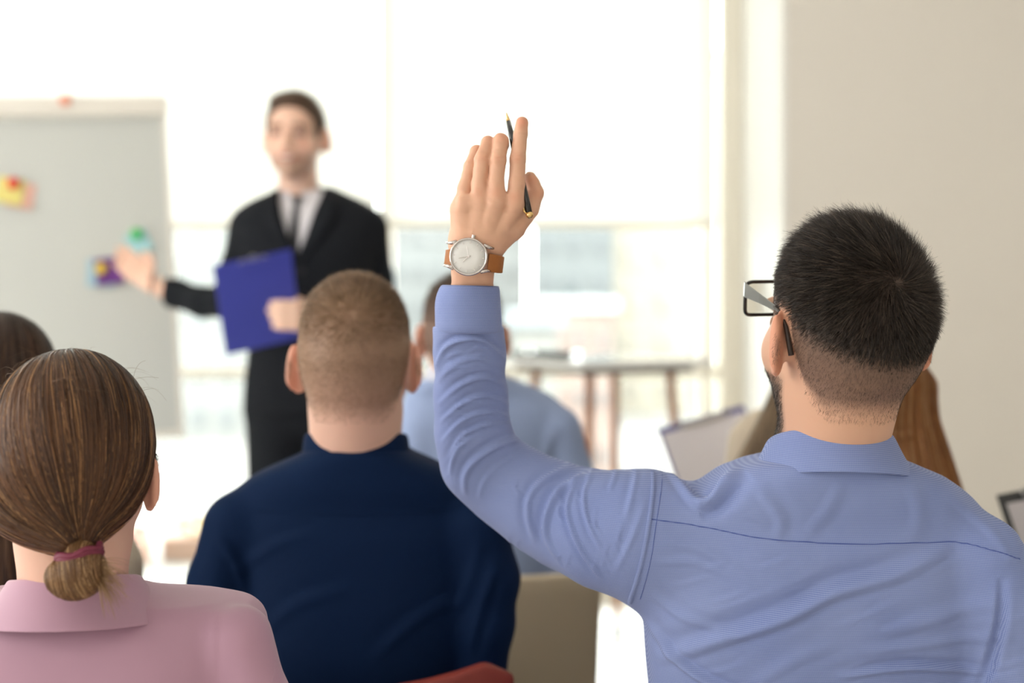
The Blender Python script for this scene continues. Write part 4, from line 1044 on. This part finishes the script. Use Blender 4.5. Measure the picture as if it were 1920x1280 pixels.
# the bun below the tie
Bc = W(140, 1082, 1.398)
def bun(P):
    d = ell(P, Bc, (.0285, .020, .0205)); d = smin(d, ell(P, Bc + np.array([.012, .0, .012]), (.018, .016, .014)), .01)
    d = smin(d, cone(P, Tt, Bc, .012, .016), .012)
    return d.astype(np.float32)
M_scB = mat('bun_hair_mass', (.17, .10, .052), .6, spec=.2)
bn, bv, bf = sdf_obj('hair_bun', bun, Bc - .05, Bc + .055, .002, M_scB, po_)
bp_, bN = seeds(bv, bf, 2600)
c_b = col_fn((.10, .045, .017), (.38, .21, .09), light=(.5, .32, .16), lt=.1)
flow_hair('bun_strands', bun, bp_, lambda P: np.cross(P - (Bc + np.array([0, 0, .0])), np.array([1.0, .0, .25])) * np.array([1, 1, 1]), 12, .005, .0006, c_b, bn, off=.0003, wob=.08)
tuft = []
for i in range(260):
    a = rng.uniform(-1, 1); st = Bc + np.array([.02 + .008 * abs(a), -.006, .006 + .012 * a]); dv = np.array([rng.uniform(.2, 1), rng.uniform(-.3, .2), rng.uniform(-.9, .3)]); dv /= np.linalg.norm(dv); L = rng.uniform(.01, .035)
    tuft.append([st + dv * L * t - np.array([0, 0, .4]) * L * t * t for t in np.linspace(0, 1, 6)])
ribbons('loose_ends', np.array(tuft), np.linspace(.0005, .0002, 6), np.tile([.3, .18, .09], (len(tuft), 1)), M_hair, bn)
n = 40; mb = MB(); pts = []
for k in range(n + 1):
    a = 2 * PI * k / n; pts.append(Tt + rot(0, 0, -14) @ np.array([-.002 + .0215 * math.cos(a), -.001 + .0185 * math.sin(a), -.002 + .0014 * math.sin(5 * a)]))
for off_ in (-.0035, .0005, .0042): mb.tube([p + rot(0, 0, -12) @ np.array([0, 0, off_]) for p in pts], .0034, 8)
e = mb.build('hair_tie', mat('maroon_band', srgb(112, 34, 60), .6), po_, smooth=True); e['label'] = 'maroon hair tie'
chair(float(x_(141, 1.5)), 1.395, srgb(120, 50, 40), 'red upholstered chair under the woman in the pink blouse', top=.70)

# ----- man in the navy shirt
D3 = 2.08
M_navy = weave_mat('navy_cotton', srgb(2, 21, 50), srgb(5, 35, 72), .003, .8, .6, (5, .05), sheen=.0)
rowsN = [(838, 580, 757, 2.10, .078), (850, 562, 772, 2.10, .082), (868, 520, 812, 2.103, .086), (885, 482, 845, 2.107, .090), (910, 445, 878, 2.112, .095), (950, 412, 902, 2.12, .098), (1000, 402, 915, 2.125, .108),
         (1070, 425, 905, 2.13, .115), (1150, 440, 895, 2.13, .118), (1280, 450, 880, 2.13, .115), (1450, 465, 860, 2.13, .11), (1580, 465, 860, 2.13, .12)]
def fN(pts, A, w, v=.5): return (fpx(pts, 2.03), A, w, v)
specN = [fN([(400, 1000), (440, 1060), (455, 1150)], .005, .010), fN([(430, 1080), (520, 1020), (600, 1000)], .003, .012), fN([(900, 1010), (880, 1090), (850, 1160)], .005, .012), fN([(930, 1060), (900, 1150), (880, 1230)], .006, .009, .8),
         fN([(480, 1200), (560, 1130), (660, 1100)], .003, .014), fN([(700, 1230), (800, 1150), (880, 1130)], .0035, .014), fN([(520, 960), (640, 975), (800, 962)], .0012, .005, .8), fN([(420, 1130), (415, 1200), (430, 1270)], .005, .01, .7)]
dN0 = folds(specN)
def lenN(q): return .004 + .011 * np.clip((q[:, 2] - .03 - (q[:, 1] + .1) * .2) / .06, 0, 1)
def stubN(q):
    hl = hairline(q); return np.clip(hl / .02, 0, 1) * (.35 + .45 * np.clip((q[:, 2] + .06) / .06, 0, 1))
Nv = seated('fair haired man in navy shirt seated in front of the presenter', D3, (668, 690), -2, -3, 1.03, False, .0655, (668, 850, 2.10), rowsN,
            [[(440, 985, 58), (408, 1095, 54), (392, 1230, 48), (400, 1400, 44)], [(892, 985, 60), (914, 1085, 55), (908, 1170, 53), (895, 1400, 44)]], M_navy, skin='pink', stub=stubN, stub_col=(.19, .115, .062), trouser='navy', disp=lambda V, N: dN0(V, N) + .002 * vnoise(V, 18, 11))
collar_mesh('stand_collar', (x_(668, 2.10), 2.10), .0685, .066, z_(812, 2.03), z_(868, 2.03), .012, M_navy, Nv['o'], front_drop=.02)
seam('yoke_seam', [(470, 958), (560, 962), (668, 964), (780, 962), (860, 956)], .0016, .0006, M_navy, Nv['o'], Nv['fs'], None, 2.03, 1.85, 2.15)
short_hair('hair', Nv['fh'], Nv['V'], Nv['F'], Nv['loc'], Nv['toW'], 34000, lambda q: lenN(q) * rng.uniform(.7, 1.2, len(q)), whorl_flow((.01, -.102, .070), .5), col_fn((.11, .062, .032), (.32, .20, .11)), Nv['o'], .0006, 3, .4, clump=.05,
           region=lambda q: hairline(q) > -.002)
chair(-.235, 1.925, srgb(128, 46, 36), 'red upholstered chair behind the back of the man in navy', yaw=0, top=.775, hw=.238, dip=.045)

# ----- man in the pale blue shirt, front row
D4 = 2.9
M_pale = mat('pale_blue_shirt', srgb(150, 168, 206), .8, noise=(8, .04))
rowsF = [(694, 812, 932, 2.92, .072), (706, 800, 950, 2.92, .078), (722, 772, 990, 2.925, .085), (740, 758, 1030, 2.935, .085), (768, 750, 1062, 2.94, .10), (810, 750, 1078, 2.945, .11), (880, 775, 1066, 2.95, .115), (1000, 785, 1055, 2.95, .115), (1120, 790, 1050, 2.95, .11), (1270, 785, 1055, 2.95, .12)]
specF = [(fpx([(1040, 800), (1020, 860), (1000, 930)], 2.83), .006, .015, .6)]
dF0 = folds(specF)
Fr = seated('dark haired man in pale blue shirt, seen behind the raised forearm', D4, (866, 640), 8, 0, 1.03, False, .061, (872, 705, 2.92), rowsF,
            [[(795, 808, 42), (785, 900, 38), (790, 1010, 35), (800, 1110, 33)], [(1048, 808, 44), (1070, 890, 41), (1072, 1000, 37), (1060, 1110, 34)]], M_pale, h=.008, skin='pink', stub=lambda q: np.clip(hairline(q) / .02, 0, 1) * .7, stub_col=(.05, .03, .02), trouser='blue', disp=dF0, hh=.005)
collar_mesh('collar', (x_(870, 2.92), 2.92), .064, .063, z_(672, 2.86), z_(712, 2.85), .026, mat('white_collar', srgb(205, 208, 222), .8), Fr['o'], front_drop=.03)
short_hair('hair', Fr['fh'], Fr['V'], Fr['F'], Fr['loc'], Fr['toW'], 12000, lambda q: lenN(q) * 1.4, whorl_flow((0, -.1, .07), .3), col_fn((.04, .024, .015), (.10, .06, .035)), Fr['o'], .0010, 2, .4, region=lambda q: hairline(q) > .0)
chair(-.052, 2.70, srgb(186, 172, 148), 'beige upholstered chair behind the man in the pale blue shirt', top=.735, hw=.222, dip=.006)

# ----- long haired women
def long_hair(Pz, c1, c2, mass, wid_top, wid_bot, zbot, n, light=None, px_off=0, k=1.0, wob=.05, width=.0010):
    loc_, hs_ = Pz['loc'], Pz['s']; hd = Pz['head']
    def g(P):
        q = loc_(P.astype(np.float32))
        d = ell(q, (0, -.013, .045), (.086, .106, .098)); d = smin(d, ell(q, (0, -.035, .0), (.086, .08, .08)), .03)
        t = np.clip((q[:, 2]) / zbot, 0, 1); wd = wid_top + (wid_bot - wid_top) * t; yc = -.045 - .050 * np.clip(t * 2, 0, 1)
        c = (((np.abs((q[:, 0] - px_off * t) / wd)) ** 2.6 + np.abs((q[:, 1] - yc) / .046) ** 2.6) ** (1 / 2.6) - 1) * .046
        c = smax(c, np.maximum(q[:, 2] - .03, zbot - q[:, 2]), .02); d = smin(d, c.astype(np.float32), .035)
        face = smax(-(q[:, 1] - .052), (q[:, 2] - .085), .01); d = smax(d, -face * 1.0, .01) if False else d
        cut = np.maximum(.050 - q[:, 1], q[:, 2] - .088 + 0 * q[:, 1]); d = smax(d, -cut * .8, .012)
        return (d * hs_).astype(np.float32)
    m = mat('long_hair_mass', mass, .55, spec=.3)
    lo = hd - .22; hi = hd + .2; lo[2] = hd[2] + zbot * hs_ - .04
    cap, cv, cf = sdf_obj('hair', g, lo, hi, .006, m, Pz['o'])
    sp, sn = seeds(cv, cf, n)
    part = hd + Pz['R'] @ np.array([0, .0, .16])
    def dr(P):
        e = P - part; t = np.clip((hd[2] + .11 - P[:, 2]) / .07, 0, 1)[:, None]
        return e * (1 - t) * 8 + np.array([0, 0, -1.0]) * t + np.array([1, 0, 0]) * (P[:, :1] - hd[0]) * .6 * (wid_bot > wid_top)
    flow_hair('hair_strands', g, sp, dr, 16, .02, width, col_fn(c1, c2, light=light, lt=.08), cap, off=.0006, stop=lambda P: P[:, 2] < hd[2] + zbot * hs_ + .008, wob=wob)
    return cap
M_cream = mat('cream_jacket', srgb(200, 190, 172), .8, noise=(10, .04))
rowsD = [(862, -45, 55, 2.17, .05), (880, -110, 118, 2.175, .06), (900, -160, 165, 2.18, .072), (930, -188, 200, 2.185, .09), (980, -195, 210, 2.19, .105), (1060, -180, 195, 2.19, .11), (1200, -165, 180, 2.19, .105), (1400, -150, 165, 2.19, .11), (1560, -165, 175, 2.19, .12)]
Dk = seated('dark haired woman in cream top at the left edge, behind the woman in pink', 2.15, (2, 755), 0, 0, .97, True, .054, (5, 860, 2.17), rowsD,
            [[(-155, 970, 50), (-185, 1090, 46), (-190, 1240, 42), (-180, 1330, 40)], [(178, 965, 52), (212, 1060, 50), (222, 1150, 46), (205, 1330, 40)]], M_cream, h=.008, trouser='black', hh=.005)
long_hair(Dk, (.022, .011, .007), (.075, .035, .02), (.03, .015, .010), .080, .085, -.33, 6000, light=(.14, .07, .035))
chair(float(x_(5, 2.15)), 2.03, (.012, .012, .014), 'black chair of the dark haired woman at the left edge', top=.80, hw=.235, dip=.0)
rowsG = [(845, 1575, 1680, 2.37, .05), (870, 1520, 1735, 2.375, .06), (905, 1460, 1790, 2.38, .075), (950, 1435, 1815, 2.385, .095), (1000, 1430, 1822, 2.39, .105), (1100, 1450, 1800, 2.39, .11), (1300, 1470, 1780, 2.39, .105), (1480, 1455, 1795, 2.39, .12)]
Gi = seated('woman with long straight ginger hair, mostly behind the man raising his arm', 2.35, (1622, 735), 0, 0, .98, True, .054, (1630, 845, 2.37), rowsG,
            [[(1475, 990, 48), (1450, 1090, 44), (1450, 1230, 40)], [(1780, 990, 48), (1800, 1090, 44), (1800, 1230, 40)]], mat('green_top', srgb(90, 110, 100), .8), h=.009, trouser='blue', hh=.006, kn=.36)
long_hair(Gi, (.17, .062, .015), (.45, .19, .055), (.20, .078, .02), .096, .165, -.33, 9000, light=(.5, .3, .14), px_off=.012, wob=.03)
chair(float(x_(1630, 2.35)), 2.19, srgb(128, 46, 36), 'red upholstered chair under the ginger haired woman', top=.74)
rowsC = [(745, 1500, 1575, 2.96, .05), (758, 1460, 1615, 2.965, .06), (775, 1410, 1655, 2.97, .072), (800, 1388, 1680, 2.975, .088), (850, 1375, 1695, 2.98, .105), (950, 1385, 1685, 2.98, .11), (1100, 1400, 1670, 2.98, .105), (1260, 1390, 1680, 2.98, .12)]
Cw = seated('woman in beige jacket holding a clipboard, mostly hidden by the raised shoulder', 2.95, (1545, 655), 8, -4, .97, True, .054, (1535, 745, 2.96), rowsC,
            [[(1408, 830, 42), (1392, 920, 40), (1380, 1010, 36), (1378, 1060, 34)], [(1660, 830, 42), (1678, 920, 38), (1680, 1060, 34)]], mat('beige_jacket', srgb(204, 190, 170), .85), h=.009, trouser='black', hh=.006,
            wrists=[W(1368, 1010, 3.22), None])
long_hair(Cw, (.13, .085, .05), (.30, .21, .13), (.16, .105, .065), .090, .250, -.30, 8000, light=(.38, .28, .18), px_off=-.015, wob=.04)
chair(float(x_(1535, 2.95)), 2.79, srgb(186, 172, 148), 'beige upholstered chair under the woman in the beige jacket', top=.735)
def clipboard(TLp, TRp, BLd, L, lab, col, paper=True, rings=False, group='clipboards', rim=.006):
    """board seen from the camera side; corners are points of the room"""
    TLp, TRp = np.array(TLp), np.array(TRp); u = TRp - TLp; wd = np.linalg.norm(u); u /= wd; v = np.array(BLd) - TLp; v -= u * (u @ v); v /= np.linalg.norm(v); nn = np.cross(u, v); nn = nn if nn[1] < 0 else -nn
    R = np.stack([u, nn, -v], 1); c = TLp + u * wd / 2 + v * L / 2
    t = empty('clipboard', tuple(c)); tag(t, lab, 'clipboard', group)
    MB().box((0, 0, 0), (wd, .003, L), R, bev=.0012).build('board', mat('clipboard_cover', col, .5), t)
    if paper: MB().box(R @ np.array([0, .0025, -.006]), (wd - 2 * rim, .0012, L - rim - .012), R).build('paper', mat('white_paper', srgb(232, 228, 234), .8), t)
    MB().box(R @ np.array([0, .006, L / 2 - .012]), (wd * .46, .006, .012), R, bev=.002).build('clip', M_metal if not rings else mat('clip_lacquer', col, .3), t)
    for sx in (-1, 1) if not rings else (-1, 0, 1):
        pts = [R @ np.array([sx * wd * (.26 if not rings else .13) + .008 * math.cos(a), .007, L / 2 - .010 + (.004 if not rings or sx else .012) + .008 * math.sin(a)]) for a in np.linspace(0, 2 * PI, 17)]
        MB().tube(pts, .0022 if not rings else .0013, 6).build('clip_ring', M_metal, t, smooth=True)
    return t
clipboard(W(1232, 804, 3.26), W(1394, 759, 3.30), W(1292, 940, 3.20), .31, 'clipboard with white paper and violet edge held up left of the man in glasses', srgb(90, 90, 160))
rowsR = [(862, 2175, 2270, 2.12, .05), (880, 2120, 2330, 2.125, .06), (905, 2065, 2380, 2.13, .075), (950, 2030, 2410, 2.135, .095), (1050, 2045, 2395, 2.14, .11), (1250, 2060, 2380, 2.14, .105), (1560, 2045, 2400, 2.14, .12)]
Rt_ = seated('person in grey top past the right edge, holding the dark edged clipboard', 2.1, (2222, 735), 10, -4, 1.0, False, .06, (2222, 862, 2.12), rowsR,
             [[(2075, 985, 48), (2045, 1090, 44), (2030, 1200, 40)], [(2370, 985, 48), (2395, 1090, 44), (2395, 1280, 40)]], mat('grey_top', srgb(120, 120, 125), .85), h=.010, trouser='black', hh=.006,
             stub=lambda q: np.clip(hairline(q) / .02, 0, 1) * .9, wrists=[W(1990, 1075, 2.44), None])
short_hair('hair', Rt_['fh'], Rt_['V'], Rt_['F'], Rt_['loc'], Rt_['toW'], 5000, lambda q: lenN(q) * 1.4, whorl_flow((0, -.1, .07), .3), col_fn((.04, .024, .015), (.10, .06, .035)), Rt_['o'], .0014, 2, .4, region=lambda q: hairline(q) > .0)
chair(float(x_(2222, 2.1)), 1.97, (.012, .012, .014), 'black chair of the person past the right edge', top=.74)
clipboard(W(1868, 928, 2.48), W(2075, 886, 2.52), W(1990, 1085, 2.44), .31, 'clipboard with dark edge and white paper at the right edge below the plain wall', (.06, .065, .07), rim=.012)
# ----- the presenter in the dark suit, facing the audience
DT = 3.9; pm = DT / FPX
M_suit = mat('black_suit_wool', (.010, .012, .016), .9, spec=.2, bump=(300, .1, .0006)); M_wsh = mat('white_shirt', srgb(226, 224, 230), .7); M_tie = mat('dark_tie_silk', (.008, .010, .016), .5)
oT = W(553, 264, 3.88); RT = rot(175, 1)
fhT, locT, toWT = make_head(oT, RT, 1.0, False, .053, W(560, 352, 3.93))
rowsT = pxrows([(350, 515, 622, 3.94, .055), (362, 497, 648, 3.935, .065), (375, 470, 678, 3.93, .075), (388, 452, 700, 3.925, .085), (405, 443, 714, 3.92, .095), (440, 440, 716, 3.915, .11), (490, 452, 704, 3.91, .118), (560, 466, 694, 3.91, .115), (640, 466, 696, 3.91, .115), (720, 460, 704, 3.915, .125), (775, 456, 706, 3.92, .125)], DT)
aT = [([W(466, 428, 3.92), W(452, 500, 3.90), W(428, 566, 3.88), W(380, 566, 3.93), (W(330, 551, 3.99)), W(296, 541, 4.03)], [36, 34, 31, 28, 26, 25]),
      ([W(694, 430, 3.92), W(704, 520, 3.94), W(716, 612, 3.93), W(665, 628, 3.80), W(612, 606, 3.70)], [36, 34, 33, 28, 25])]
aT = [(p, [r * pm for r in rr]) for p, rr in aT]
def torsoT(P): return loftf(P, rowsT, 2.5)
def fj0(P):
    d = torsoT(P)
    for pts, rad in aT: d = smin(d, tubef(P, pts, rad, .02), .018)
    return d
zb, zt = z_(492, DT), z_(345, DT)
def vcut(P):
    t = np.clip((P[:, 2] - zb) / (zt - zb), 0, 1); cx = x_(563, DT) + (x_(560, DT) - x_(563, DT)) * t; w_ = .072 * t ** .85
    return np.maximum(np.maximum(np.abs(P[:, 0] - cx) - w_, P[:, 1] - 3.905), zb - P[:, 2])
def fjacket(P): return smax(fj0(P), -vcut(P), .004)
leg_p = [([W(520, 775, 3.92), W(512, 1030, 3.90), W(508, 1385, 3.93)], [60, 44, 33]), ([W(644, 775, 3.92), W(650, 1030, 3.90), W(655, 1385, 3.93)], [60, 44, 33])]
def ftr(P):
    d = None
    for pts, rad in leg_p: e = tubef(P, pts, [r * pm for r in rad], .02); d = e if d is None else smin(d, e, .02)
    d = smin(d, ell(P, W(582, 745, 3.92), (.178, .115, .13)), .04); return np.maximum(d, .06 - P[:, 2])
def u_(a): a = np.array(a, float); return a / np.linalg.norm(a)
# pointing hand, palm turned up towards the board; other hand round the clipboard
U1 = u_(W(222, 478, 4.10) - W(296, 538, 4.03)); N1 = u_(np.array([.25, -1, .35])); N1 = u_(N1 - U1 * (N1 @ U1)); V1 = np.cross(U1, N1); V1 = V1 if V1[2] > 0 else -V1
h1 = finger_tubes(W(288, 533, 4.04), U1, V1, N1, 1.0, curl=(.12, .15, .12), spread=.12, thumb=.1)
hT = []
for i, (y0, y1) in enumerate(((570, 569), (584, 582), (598, 596), (612, 611))):
    hT.append(([W(602, 603, 3.69), W(578, y0 + 4, 3.62), W(556, y0, 3.585), W(528, (y0 + y1) / 2, 3.582), W(506 + 5 * abs(i - 1), y1, 3.588)], [.020, .012, .0105, .0098, .0085]))
hT.append(([W(604, 598, 3.70), W(588, 578, 3.70), W(560, 566, 3.70), W(545, 562, 3.70)], [.019, .014, .012, .010]))
def fbodyT(P):
    d = smin(fhT(P), fj0(P) + .014, .012); d = np.minimum(d, ftr(P) + .012); d = np.minimum(d, smin(hand_sdf(P, h1, None), cone(P, W(300, 541, 4.03), W(280, 527, 4.05), .027, .024), .012)); d = np.minimum(d, hand_sdf(P, hT, None)); return d
A = grid_mesh(fbodyT, W(190, 905, 3.5) * np.array([1, 1, 0]) + np.array([0, -.1, .02]), (x_(760, 4.0), 4.35, z_(352, DT)), .010)
hA = grid_mesh(lambda P: smin(hand_sdf(P, h1, None), cone(P, W(300, 541, 4.03), W(280, 527, 4.05), .027, .024), .012), W(190, 580, 3.95), W(310, 430, 4.2), .004)
hB = grid_mesh(lambda P: hand_sdf(P, hT, None), W(480, 650, 3.54), W(625, 545, 3.76), .004)
B_ = grid_mesh(lambda P: np.minimum(fhT(P), fj0(P) + .014), (oT[0] - .13, oT[1] - .14, z_(362, DT)), (oT[0] + .13, oT[1] + .15, oT[2] + .16), .0030)
V, F = joined([A, B_, hA, hB])
pr_ = link('person', npmesh('person', V, F, skin_colors(locT(V.astype(np.float32)), np.array(SKIN['fair']) * np.array([1.05, 1.05, 1.03]), .42, lambda q: np.clip((hairline(q) + .0) / .012, 0, 1) * .9, (.10, .06, .04))), M_skin)
tag(pr_, 'smiling presenter in black suit and tie pointing at the flipchart', 'person')
# teeth of the smile
tp = [toWT([(x, .1018 - 10 * x * x, -.0560 + 9.0 * x * x + dz)])[0] for dz in (.0034, -.0030) for x in np.linspace(-.017, .017, 9)]
MB().add(tp, [(i, i + 1, i + 10, i + 9) for i in range(8)]).build('teeth', mat('tooth_enamel', (.75, .70, .64), .3), pr_)
sdf_obj('jacket', fjacket, W(270, 800, 3.6) * np.array([1.05, 1, 1]) + np.array([0, -.1, -.05]), (x_(770, 4.0), 4.2, z_(335, DT)), .0065, M_suit, pr_, disp=lambda V, N: .003 * vnoise(V, 16, 21) + .0015 * vnoise(V, 45, 22))
def fsh(P): return np.maximum(torsoT(P) + .010, np.maximum(P[:, 2] - z_(352, DT), zb - .04 - P[:, 2]))
sdf_obj('white_shirt', fsh, (x_(450, DT), 3.75, zb - .06), (x_(710, DT), 4.08, z_(345, DT)), .007, M_wsh, pr_)
sdf_obj('trousers', ftr, (x_(430, DT), 3.7, .03), (x_(740, DT), 4.15, z_(690, DT)), .009, M_suit, pr_, disp=lambda V, N: .002 * vnoise(V, 18, 31))
for x in (508, 655): shoe('shoe', float(x_(x, 3.93)), 3.93, M_eye, pr_, yaw=180 + (8 if x < 600 else -8))
collar_mesh('collar', (x_(560, 3.93), 3.93), .0555, .056, z_(338, 3.88), z_(362, 3.88), .020, M_wsh, pr_, yaw=180, front_drop=.034, span=166, pts_drop=.05)
def on_front(fn, pts, off):
    out = []
    for x, y in pts:
        X, Z = x_(x, 3.80), z_(y, 3.80); Y = surf_y(fn, X, Z, 3.6, 4.0, 200); out.append(np.array([X, (Y if Y is not None else 3.86) - off, Z]))
    return out
def strip(name, Lp, Rp, m, off, fn, th=.003):
    a = on_front(fn, Lp, off); b = on_front(fn, Rp, off); n = len(a); V = a + b; o = MB().add(V, [(i, i + 1, n + i + 1, n + i) for i in range(n - 1)]).build(name, m, pr_, smooth=True)
    md = o.modifiers.new('thickness', 'SOLIDIFY'); md.thickness = th; md.offset = 0; return o
ys = np.linspace(376, 500, 9)
strip('tie', [(551 - 6 - 4.5 * min(1, (y - 376) / 90) + (y - 376) * -.02, y) for y in ys], [(551 + 5 + 5.5 * min(1, (y - 376) / 90) + (y - 376) * -.02, y) for y in ys], M_tie, .004, fsh)
strip('tie_knot', [(541, 364), (545, 374), (547, 381)], [(560, 364), (557, 374), (555, 381)], M_tie, .010, fsh, .007)
for sx in (-1, 1):
    cx = 561; inn = [(cx + sx * 46, 352), (cx + sx * 43, 375), (cx + sx * 36, 400), (cx + sx * 22, 440), (cx + sx * 3, 490)]; outp = [(cx + sx * 58, 350), (cx + sx * 66, 385), (cx + sx * 72, 412), (cx + sx * 44, 448), (cx + sx * 8, 494)]
    strip('lapel', inn, outp, M_suit, .005, fj0, .004)
for k, y in enumerate((508, 552)): MB().tube([on_front(fj0, [(566, y)], .001)[0], on_front(fj0, [(566, y)], .005)[0]], .0085, 14).build('jacket_button', M_black, pr_)
def hairT(P):
    q = locT(P.astype(np.float32)); d = ell(q, (0, -.012, .044), (.0810, .1015, .095)); d = smin(d, ell(q, (.0, .035, .104), (.060, .050, .022)), .02)
    return smax(d, -(q[:, 2] - np.interp(q[:, 1], HL_Y, np.array(HL_Z) + .002)) * .8, .006)
cT, cTv, cTf = sdf_obj('hair', hairT, oT - .15, oT + .19, .005, mat('presenter_hair_mass', (.10, .062, .042), .6), pr_)
sp, sn = seeds(cTv, cTf, 4000); flow_hair('hair_strands', hairT, sp, lambda P: (P - (oT + RT @ np.array([0, -.1, .09]))), 6, .006, .0012, col_fn((.08, .045, .028), (.20, .125, .08)), cT, off=.001)
clipboard(W(399, 498, 3.54), W(546, 467, 3.60), W(438, 668, 3.72), .285, 'blue clipboard held against the presenter\'s chest', srgb(62, 72, 180), paper=False, rings=True)
